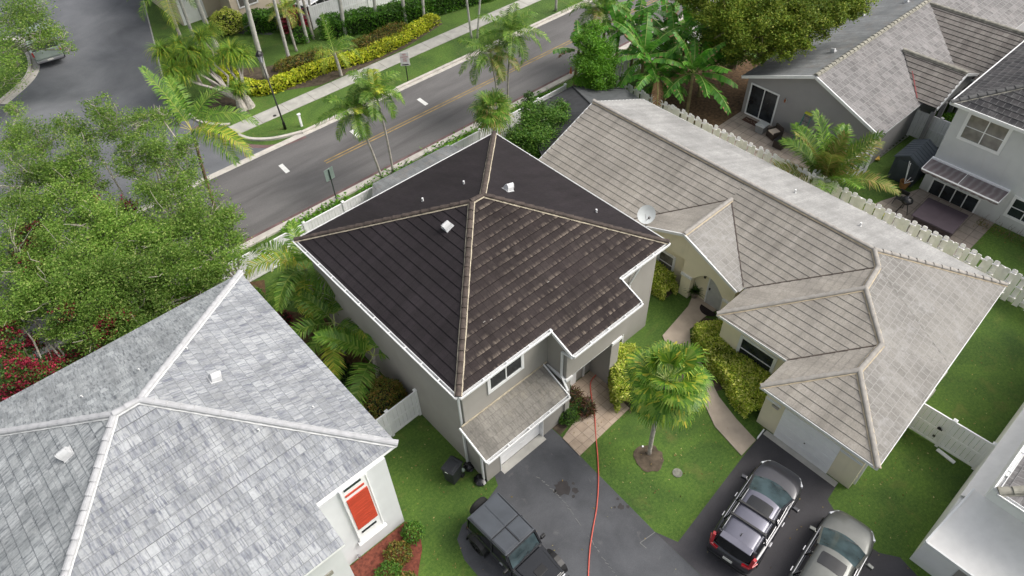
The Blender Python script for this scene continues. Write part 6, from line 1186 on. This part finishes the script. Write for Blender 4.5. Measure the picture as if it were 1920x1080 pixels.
m=MB(); m.prism([(1.2,-.92),(2.6,-.85),(2.6,.85),(1.2,.92)],1.0,1.12); m.build('bonnet',P_pick,PT,local=True,bevel=.05)
for s in (-1,1):
    m=MB(); slabx(m,-2.73,-2.66,s*.90-.06,s*.90+.06,.95,1.28); m.build('tail_light',lampr,PT,local=True)
    m=MB(); m.bar((-2.5,s*.8,1.34),(-1.0,s*.8,1.9),.05); m.build('rack_bar',chrome,PT,local=True)
m=MB(); slabx(m,-2.95,-2.74,-.92,.92,.48,.66); m.build('bumper',chrome,PT,local=True,bevel=.03); m=MB(); slabx(m,-2.96,-2.94,-.2,.2,.56,.68); m.build('number_plate',plate,PT,local=True)
m=MB(); m.bar((-3.05,0,.42),(-2.9,0,.42),.06); m.bar((-3.05,0,.42),(-3.05,0,.3),.06); m.build('tow_hitch',black,PT,local=True)
for x in (-1.7,1.75):
    for s in (-1,1): wheel(PT,x,s*.86,.38,.25)
# ================================================================ STREET THINGS
g,tp=stem(535,242,491,118); L=thing('street_lamp','black street lamp post with a lantern head on the far verge','street lamp',tuple(g)); m=MB(); m.tube([g,g+Vector((0,0,.5)),g+Vector((0,0,.55)),tp],[.10,.09,.055,.04],10); m.build('pole',blackm,L,smooth=True)
m=MB(); m.lathe(tuple(tp),[(.06,0),(.10,.06),(.19,.50),(.19,.52)],6); m.build('lantern_glass',plain('frosted_lantern',(.5,.52,.55),.3),L); m=MB(); m.lathe((tp.x,tp.y,tp.z+.52),[(.27,0),(.20,.14),(.06,.24),(0,.34)],6)
for k in range(6): a=math.pi/3*k; m.bar((tp.x+.1*math.cos(a),tp.y+.1*math.sin(a),tp.z+.05),(tp.x+.2*math.cos(a),tp.y+.2*math.sin(a),tp.z+.53),.02)
m.build('lantern_cap',blackm,L)
def text(s,loc,rot,size,mat,parent,name='lettering'):
    cu=bpy.data.curves.new(name,'FONT'); cu.body=s; cu.size=size; cu.align_x='CENTER'; cu.align_y='CENTER'; cu.extrude=.002; o=bpy.data.objects.new(name,cu); C.objects.link(o); dg=bpy.context.evaluated_depsgraph_get(); me=bpy.data.meshes.new_from_object(o.evaluated_get(dg)); bpy.data.objects.remove(o); o=bpy.data.objects.new(name,me); me.materials.append(mat); C.objects.link(o); o.parent=parent; o.location=loc; o.rotation_euler=rot; return o
g,tp=stem(765,152,757,108); sg=thing('street_sign','white notice sign with red lettering on a black post beside the pavement','sign',tuple(g)); m=MB(); m.tube([g,(g.x,g.y,tp.z+.35)],.035,8); m.build('post',blackm,sg)
sa=math.radians(-35); pn=Vector((math.sin(sa),-math.cos(sa),0)); m=MB(); m.box((g.x+pn.x*.05,g.y+pn.y*.05,tp.z),(.62,.02,.80),sa); m.build('panel',paint_w,sg,bevel=.02)
rt=plain('sign_red_ink',(.45,.05,.05),.6); bt=plain('sign_black_ink',(.02,.02,.02),.6)
for k,(s_,z,sz,mt) in enumerate((('NO',.24,.17,rt),('PARKING',.07,.125,rt),('ANY',-.09,.13,rt),('TIME',-.23,.13,rt))): text(s_,(pn.x*.065,pn.y*.065,tp.z+z),(math.pi/2,0,sa),sz,mt,sg)
m=MB(); m.box((g.x+pn.x*.05,g.y+pn.y*.05,tp.z-.50),(.66,.02,.16),sa); m.build('plate',paint_w,sg); m=MB(); m.box((g.x+pn.x*.063,g.y+pn.y*.063,tp.z-.50),(.45,.01,.08),sa); m.build('plate_bar',bt,sg)
g,tp=stem(632,378,617,328); sg=thing('street_sign','grey green back of a sign on a dark post by the near kerb','sign',tuple(g)); m=MB(); m.tube([g,(g.x,g.y,tp.z+.38)],.032,8); m.build('post',plain('dark_green_post',(.02,.035,.03),.5),sg); m=MB(); m.box((g.x,g.y+.045,tp.z+.05),(.62,.02,.78),math.radians(8)); m.build('panel',plain('sign_back',(.27,.34,.31),.5,.3,var=.08),sg,bevel=.02)
g=W(566,237); m=MB(); u_=thing('utility_marker','short white utility marker in the grass near the street lamp','post',tuple(g)); m.box((g.x,g.y,.45),(.16,.10,.9)); m.build('post',white,u_,bevel=.02); m=MB(); m.box((g.x,g.y-.03,.93),(.22,.16,.06)); m.build('cap',white,u_)
def disc(name,label,cat,p,r,h,mat,n=20):
    m=MB(); m.lathe(tuple(p),[(r,0),(r,h),(r*.85,h+.005),(0,h+.005)],n); return tag(m.build(name,mat),label,cat)
disc('drain_cover','round grey utility lid in the front lawn','drain cover',W(1270,887),.20,.03,plain('mossy_concrete',(.19,.19,.16),.9,var=.35,scale=6)); disc('drain_cover','small dark round lid set in the far pavement','drain cover',W(515,217,.035),.12,.008,black); disc('sprinkler_head','tiny white sprinkler head beside the fan palm','sprinkler',W(1205,838),.04,.06,white)
tp_=thing('traffic_cone','faded orange post lying by the kerb under the banana leaves','cone',tuple(W(1070,140)))
m=MB(); g=W(1070,140); m.lathe((g.x,g.y,0),[(.17,0),(.17,.03),(.10,.05),(.03,.6),(0,.62)],12); m.build('body',plain('faded_orange',(.5,.16,.07),.7),tp_); m=MB(); m.box((g.x,g.y,.02),(.36,.36,.03)); m.build('base',black,tp_)
# ---- satellite dish on the cream roof
q=W(1210,428,3.02); D=thing('satellite_dish','pale round satellite dish on the cream house roof','satellite dish',tuple(q)); c=W(1212,402,3.75); nv=Vector((-.45,-.75,.50)).normalized(); K=20; m=MB(); a1_=nv.orthogonal().normalized(); a2_=nv.cross(a1_)
def dp(r,t): return c+(a1_*math.cos(t)+a2_*math.sin(t))*r+nv*(r*r*.55-.1)
for i in range(5):
    for k in range(K):
        r0,r1=.46*i/5,.46*(i+1)/5; t0,t1=2*math.pi*k/K,2*math.pi*(k+1)/K
        for o_ in (0,-.012):
            m.face([dp(r0,t0)+nv*o_,dp(r1,t0)+nv*o_,dp(r1,t1)+nv*o_,dp(r0,t1)+nv*o_] if i else [dp(0,0)+nv*o_,dp(r1,t0)+nv*o_,dp(r1,t1)+nv*o_])
m.build('reflector',plain('dish_grey',(.52,.55,.56),.5,var=.05),D,smooth=True); m=MB(); m.tube([q,q+Vector((0,0,.35)),c-nv*.12],.025,8); m.build('mast',chrome,D); m=MB(); low=c-Vector((0,0,.40))+nv*.02; m.tube([low,c+nv*.42-Vector((0,0,.12))],.015,6); m.box(tuple(c+nv*.44-Vector((0,0,.10))),(.09,.09,.12)); m.build('feed_arm',plain('feed_grey',(.2,.2,.2),.5),D); m=MB(); m.box((q.x,q.y,q.z+.01),(.22,.22,.03)); m.build('base_plate',chrome,D)
# ---- red hose
hp=[W(1131,672,.15),W(1129,690,.1),W(1112,709,.06),W(1107,722,.06),W(1110,750,.06),W(1115,780,.06),W(1117,815,.03),W(1121,860,.03),W(1122,905,.03),W(1119,950,.03),W(1112,990,.03),W(1106,1030,.03),W(1103,1080,.03),W(1101,1130,.03)]
def cr3(pts,n=8):
    out=[]
    for i in range(len(pts)-1):
        a=pts[max(i-1,0)];b=pts[i];c=pts[i+1];d=pts[min(i+2,len(pts)-1)]
        for k in range(n): t=k/n; out.append(.5*((2*b)+(c-a)*t+(2*a-5*b+4*c-d)*t*t+(3*b-a-3*c+d)*t**3))
    return out+[pts[-1]]
m=MB(); m.tube(cr3(hp),.025,8); tag(m.build('hose',plain('salmon_red_hose',(.55,.10,.07),.5,var=.12),smooth=True),'long salmon red hose running from the porch down the driveway','hose')
# ---- bins, bags
def wheelie(label,px,py,rz,mat,h=1.0):
    g=W(px,py); t=thing('rubbish_bin',label,'bin',tuple(g),rz); m=MB(); m.box((0,0,h/2+.02),(.46,.52,h-.08),tz=1.22); m.build('bin_body',mat,t,local=True,bevel=.03); m=MB(); m.box((0,.01,h+.02),(.60,.70,.07)); m.box((0,0,h+.065),(.46,.52,.04),tz=.8); m.build('lid',mat,t,local=True,bevel=.03)
    m=MB(); m.tube([(-.24,.40,h-.03),(.24,.40,h-.03)],.02,6); m.bar((-.24,.33,h-.03),(-.24,.4,h-.03),.03); m.bar((.24,.33,h-.03),(.24,.4,h-.03),.03); m.build('handle',black,t,local=True)
    for s in (-1,1): m=MB(); m.tube([(s*.24,.27,.11),(s*.30,.27,.11)],.11,12); m.build('wheel',rubber,t,local=True)
    m=MB(); m.box((0,-.352,h-.0),(.14,.01,.03)); m.build('label_strip',white,t,local=True); return t
wheelie('dark charcoal rubbish bin on the lawn against the grey house wall',851,897,math.radians(-75),plain('charcoal_plastic',(.028,.031,.036),.55,var=.2))
def bag(label,px,py,r):
    g=W(px,py); t=thing('rubbish_bag',label,'rubbish bag',tuple(g),0,'black bags at the downspouts'); m=MB(); K=14; rr=random.Random(int(px)); rings=[]
    for i,(q,z) in enumerate(((.75,0),(1.05,.15),(1.0,.4),(.7,.7),(.3,.95),(.42,1.15))): rings.append([Vector((g.x+math.cos(2*math.pi*k/K)*r*q*(1+rr.uniform(-.22,.22)),g.y+math.sin(2*math.pi*k/K)*r*q*(1+rr.uniform(-.22,.22)),z*r*.8+rr.uniform(0,.03))) for k in range(K)])
    for a,b in zip(rings[:-1],rings[1:]):
        for k in range(K): m.face([a[k],a[(k+1)%K],b[(k+1)%K],b[k]])
    m.face(rings[-1]); m.build('sack',plain('black_polythene',(.010,.010,.011),.18,var=.1) if 'black_polythene' not in MATS else MATS['black_polythene'],t,merge=True)
bag('crumpled black bag at the foot of the rear downspout',880,875,.23); bag('crumpled black bag at the foot of the garage corner downspout',901,901,.26)
m=MB(); g=W(868,883); m.lathe((g.x,g.y,0),[(.07,0),(.09,.08),(.05,.16),(0,.17)],10); tag(m.build('plastic_bottle',plain('milky_plastic',(.5,.6,.52),.3)),'crumpled milky plastic bottle on the grass by the bin','bottle')
# ---- cream porch: plant stand, mat
g=Vector((22.0,12.0,.045)); t=thing('potted_plant','spiky potted plant in the arched porch of the cream house','potted plant',tuple(g)); m=MB(); m.lathe(tuple(g),[(.13,0),(.2,.25),(.22,.32),(.19,.32),(0,.28)],14); m.build('pot',plain('grey_pot',(.2,.17,.14),.7),t); quads('leaves',blades(70,.6,.06,RNG,(g.x,g.y,.35),(.3,1.4),1.0),[F_dark],t)
m=MB(); m.prism([(21.85+.0-.42*math.sin(math.pi*k/12)*1.0,10.98+.46*math.cos(math.pi*k/12)) for k in range(13)],.046,.062); tag(m.build('doormat',plain('black_coir',(.02,.014,.014),1,var=.4)),'dark half round doormat at the cream house door','doormat')
m=MB(); m.box((13.6,12.15,.05),(.9,.35,.02)); 
# ---- patio of the blue-grey house
g=W(1398,222,.03); m=MB(); mt_=thing('doormat','brown patterned doormat outside the sliding door','doormat',(36.75,18.9,.03)); m.box((36.75,18.9,.04),(.5,1.2,.02)); m.build('mat',plain('brown_mat',(.07,.035,.025),1,var=.3),mt_); m=MB()
for k in range(9): m.box((36.75+random.uniform(-.08,.08),18.45+.11*k,.053),(.05,.05,.006))
m.build('mat_pattern',plain('pale_mat_print',(.3,.25,.18),1),mt_)
def pch(label,x,y,rz):
    t=thing('patio_chair',label,'chair',(x,y,.03),rz,'dark wicker patio seats'); wk=plain('dark_wicker',(.035,.025,.02),.8,var=.3) if 'dark_wicker' not in MATS else MATS['dark_wicker']; m=MB(); m.box((0,0,.2),(.7,.7,.36)); m.build('seat',wk,t,local=True,bevel=.03); m=MB(); m.box((-.31,0,.55),(.1,.7,.42)); m.build('backrest',wk,t,local=True,bevel=.03)
    for s in (-1,1): m=MB(); m.box((0,s*.32,.45),(.7,.08,.2)); m.build('armrest',wk,t,local=True,bevel=.02)
    m=MB(); m.box((.03,0,.42),(.56,.54,.1)); m.build('cushion',plain('sand_cushion',(.50,.43,.35),.9) if 'sand_cushion' not in MATS else MATS['sand_cushion'],t,local=True,bevel=.03); return t
pch('wicker patio chair with a sand coloured cushion by the sliding door',36.3,17.0,math.radians(160))
t=thing('side_table','dark wicker cube table beside the cushioned chair','table',(35.7,16.2,.03)); m=MB(); m.box((35.7,16.2,.27),(.62,.62,.48)); m.build('frame',MATS['dark_wicker'],t,bevel=.03); m=MB(); m.box((35.7,16.2,.53),(.66,.66,.04)); m.build('table_top',black,t,bevel=.01)
t=thing('storage_tub','pale grey lidded tub beside the sliding door','tub',(36.25,17.9,.03)); m=MB(); m.box((36.25,17.9,.27),(.55,.5,.5),tz=1.15); m.build('bin_body',plain('grey_tub',(.2,.21,.22),.5),t,bevel=.03); m=MB(); m.box((36.25,17.9,.57),(.7,.62,.07)); m.box((36.3,17.95,.62),(.45,.35,.05),.3); m.build('lid',plain('pale_lid',(.4,.42,.42),.5),t,bevel=.02)
# step ladder leaning on the wall
def ladder(label,a,b,w,rails,steps,topc,n,name='ladder',side=(0,1,0)):
    a,b=Vector(a),Vector(b); s=Vector(side).normalized()*w/2; t=thing(name,label,'ladder',tuple(a)); 
    for k in (-1,1): m=MB(); m.bar(a+s*k,b+s*k*.75,.04,.09); m.build('rail',rails,t)
    m=MB()
    for i in range(n): f=(i+.7)/(n+.4); p=a.lerp(b,f); kk=1-.25*f; m.bar(p-s*kk,p+s*kk,.11,.03)
    m.build('rung',steps,t)
    if topc: m=MB(); d=(b-a).normalized(); m.bar(b-s*.85,b+s*.85,.2,.06); m.build('top_cap',topc,t)
    return t
lg=plain('green_ladder_rail',(.05,.22,.17),.5); ly=plain('yellow_ladder_cap',(.62,.66,.06),.4)
la,lb=W(1497,262,.05),None; ladder('green step ladder with a yellow top leaning on the blue grey wall',(36.6,15.65,.03),(37.15,15.65,1.95),.55,lg,chrome,ly,6)
t=thing('board','pale board leaning beside the green step ladder','board',(36.7,15.0,.03)); m=MB(); m.bar((36.55,15.0,.03),(37.2,15.0,2.0),.14,.03,up=(1,0,0)); m.build('plank',cap_cream,t)
LD=ladder('aluminium ladder with a yellow end lying on the grass',W(1700,252,.12)+Vector((-.1,0,0)),W(1640,298,.10),.34,chrome,chrome,None,9,side=(-.5,1,0)); g=W(1643,296,.12); m=MB(); m.box(tuple(g),(.4,.36,.08),.6); m.build('foot',plain('yellow_fibreglass',(.5,.33,.05),.5),LD,bevel=.02)
# garden shed
sh=thing('garden_shed','dark slate plastic garden shed beside the pale house','shed',(38.7,9.5,0)); sm=plain('slate_plastic',(.045,.055,.065),.55,var=.12); m=MB(); m.prism([(37.6,8.85),(39.7,8.85),(39.7,10.25),(37.6,10.25)],0,1.5); m.face([(37.6,8.85,1.5),(37.6,10.25,1.5),(37.6,9.55,1.85)]); m.build('wall',sm,sh)
m=MB(); m.slab([(37.5,8.78,1.48),(39.8,8.78,1.48),(39.8,9.55,1.9),(37.5,9.55,1.9)],.05); m.slab([(37.5,10.32,1.48),(37.5,9.55,1.9),(39.8,9.55,1.9),(39.8,10.32,1.48)],.05)
for k in range(8):
    x=37.58+k*.3; m.bar((x,8.8,1.5),(x,9.55,1.91),.03,.02); m.bar((x,10.3,1.5),(x,9.55,1.91),.03,.02)
m.build('roof',plain('slate_blue_roof',(.06,.075,.09),.5,var=.1),sh); m=MB(); m.box((37.57,9.55,.75),(.04,.9,1.4)); m.build('door',sm,sh,bevel=.01)
# hot tub with folded cover
ct=W(1762,405,.85); ht2=thing('hot_tub','hot tub under a plum brown quilted cover','hot tub',(ct.x,ct.y,.03),math.radians(2)); pm_=plain('plum_cover',(.048,.034,.044),.75,var=.12); m=MB(); m.box((0,0,.42),(1.9,1.95,.78)); m.build('cabinet',plain('dark_cabinet',(.03,.018,.02),.7,var=.3),ht2,local=True,bevel=.12); m=MB(); m.prism([(-1.02,-1.08),(1.02,-1.08),(1.02,1.08),(-1.02,1.08)],.80,.90); m.build('cover',pm_,ht2,local=True,bevel=.08); m=MB(); m.bar((-1.0,0,.91),(1.0,0,.91),.04,.02); m.build('cover_seam',pm_,ht2,local=True)
# kettle barbecue with cart, second rectangular grill frame
g=W(1690,398); bq=thing('barbecue','round black kettle barbecue on the patio','barbecue',(g.x,g.y,.03)); m=MB(); m.lathe((g.x,g.y,.62),[(.05,0),(.22,.05),(.31,.17),(.32,.2),(.30,.28),(.2,.38),(.06,.43),(0,.43)],16); m.build('bowl',blackm,bq,smooth=True); m=MB()
for k in range(3): a=2.1*k+.4; m.bar((g.x+.1*math.cos(a),g.y+.1*math.sin(a),.7),(g.x+.33*math.cos(a),g.y+.33*math.sin(a),.03),.03)
m.build('stand',black,bq); m=MB(); m.tube([(g.x-.06,g.y,1.06),(g.x,g.y,1.12),(g.x+.06,g.y,1.06)],.012,6); m.build('handle',chrome,bq)
m=MB(); q=(g.x+.5,g.y+.45); bench=thing('folding_chair','black folding chair frame behind the barbecue','chair',(q[0],q[1],.03)); 
for a,b in (((-.25,-.25,.03),(.25,-.25,.8)),((-.25,.25,.03),(.25,.25,.8)),((.25,-.25,.03),(-.25,-.25,.45)),((.25,.25,.03),(-.25,.25,.45)),((.25,-.25,.8),(.25,.25,.8))): m.bar((q[0]+a[0],q[1]+a[1],a[2]),(q[0]+b[0],q[1]+b[1],b[2]),.03)
m.build('frame',black,bench); m=MB(); m.box((q[0],q[1],.43),(.42,.46,.03)); m.build('seat',black,bench); m=MB(); m.box((q[0]+.23,q[1],.68),(.03,.46,.2)); m.build('backrest',black,bench)
g=W(1692,352); bk_=thing('basket','orange brown tub holding white poles and tools at the patio corner','tub',(g.x,g.y,.03)); m=MB(); m.lathe((g.x,g.y,.03),[(.2,0),(.28,.42),(.26,.42),(.2,.2),(0,.2)],14); m.build('tub_body',plain('terracotta_tub',(.30,.15,.05),.8,var=.2),bk_); m=MB()
for dx,dy,h_ in ((.05,.1,1.6),(-.1,.02,1.9),(.12,-.05,.8),(0,-.12,.7)): m.tube([(g.x,g.y,.3),(g.x+dx*4,g.y+dy*3,h_)],.022,6)
m.build('poles',white,bk_)
g=Vector((37.85,3.2,.55)); m=MB()
for rr_,zz in ((.24,0),(.27,.03),(.21,.05)):
    pts=[(37.86-zz,2.62+rr_*math.cos(2*math.pi*k/20),.75+rr_*math.sin(2*math.pi*k/20)) for k in range(21)]; m.tube(pts,.022,6,cap=False)
hr_=thing('garden_hose','coiled black hose hanging on the pale wall','hose',(37.8,2.62,.6)); m.build('coil',black,hr_)
g=W(1915,470,.4); ac=thing('air_conditioner','dark air conditioning unit beside the pale wall at the right edge','air conditioner',(36.9,1.2,0)); m=MB(); m.box((36.9,1.2,.4),(.85,.85,.75)); m.build('cabinet',plain('dark_grey_metal',(.05,.055,.06),.5,.4),ac,bevel=.04); m=MB(); m.lathe((36.9,1.2,.78),[(.34,0),(.34,.02),(.05,.03),(0,.03)],20); m.build('fan_grille',black,ac)
# stepping stones and planters
m=MB()
for k in range(3):
    q=W(1778+ -k*22,672+k*34,.15); tt=thing('planter_box','grey concrete planter block under the right hand eave of the cream house, '+('upper','middle','lower')[k]+' one','planter',(q.x,q.y,0),0,'concrete blocks by the cream wall'); m=MB(); m.box((q.x,q.y,.16),(.9,.45,.32)); m.build('block',conc,tt,bevel=.02); m=MB(); m.box((q.x,q.y,.325),(.7,.28,.02)); m.build('soil',soil,tt)
t=thing('drain_pipe','white pipe stub and board lying below the gate','pipe',tuple(W(1765,860))); m=MB(); a,b=W(1757,842,.05),W(1790,868,.05); m.bar(a,b,.16,.07); m.build('pipe',white,t,bevel=.02)
t=thing('drain_pipe','short white elbow at the foot of the cream garage corner','pipe',tuple(W(1597,899))); m=MB(); a=W(1592,890,.08); m.tube([a+Vector((0,.1,.25)),a+Vector((0,0,.05)),a+Vector((-.2,-.1,.03))],.05,8); m.build('pipe',white,t)
m=MB(); a=W(1428,812,.05)
t=thing('wheel_stop','low white edging board at the corner of the cream driveway','board',tuple(a)); m.bar(W(1420,822,.06),W(1432,806,.06),.05,.12); m.build('board',white,t)

# ---- dry leaves scattered over the lawns and drives
P=[]
for (x0,x1,y0,y1,n) in ((11.9,17,5.2,11,160),(4.5,8.2,2,15.5,170),(17.5,22.3,-1.2,1.3,60),(5.5,11,-2,11,50),(23,31,-1,1.2,50),(12,40,38.6,41,120),(33.2,37.2,8.8,18,90),(12,17,-2,4.6,30)):
    P.append(np.stack([RNG.uniform(x0,x1,n),RNG.uniform(y0,y1,n),RNG.uniform(.03,.05,n)],axis=1))
o=quads('fallen_leaves',leaf_quads(np.concatenate(P),.075,.12,.6),leafmat('dry_leaf',[(0,(.16,.11,.04)),(.6,(.30,.24,.09)),(1,(.42,.38,.20))],.7,.1)); tag(o,'small dry leaves scattered over the lawns and driveways',None,None,'stuff')
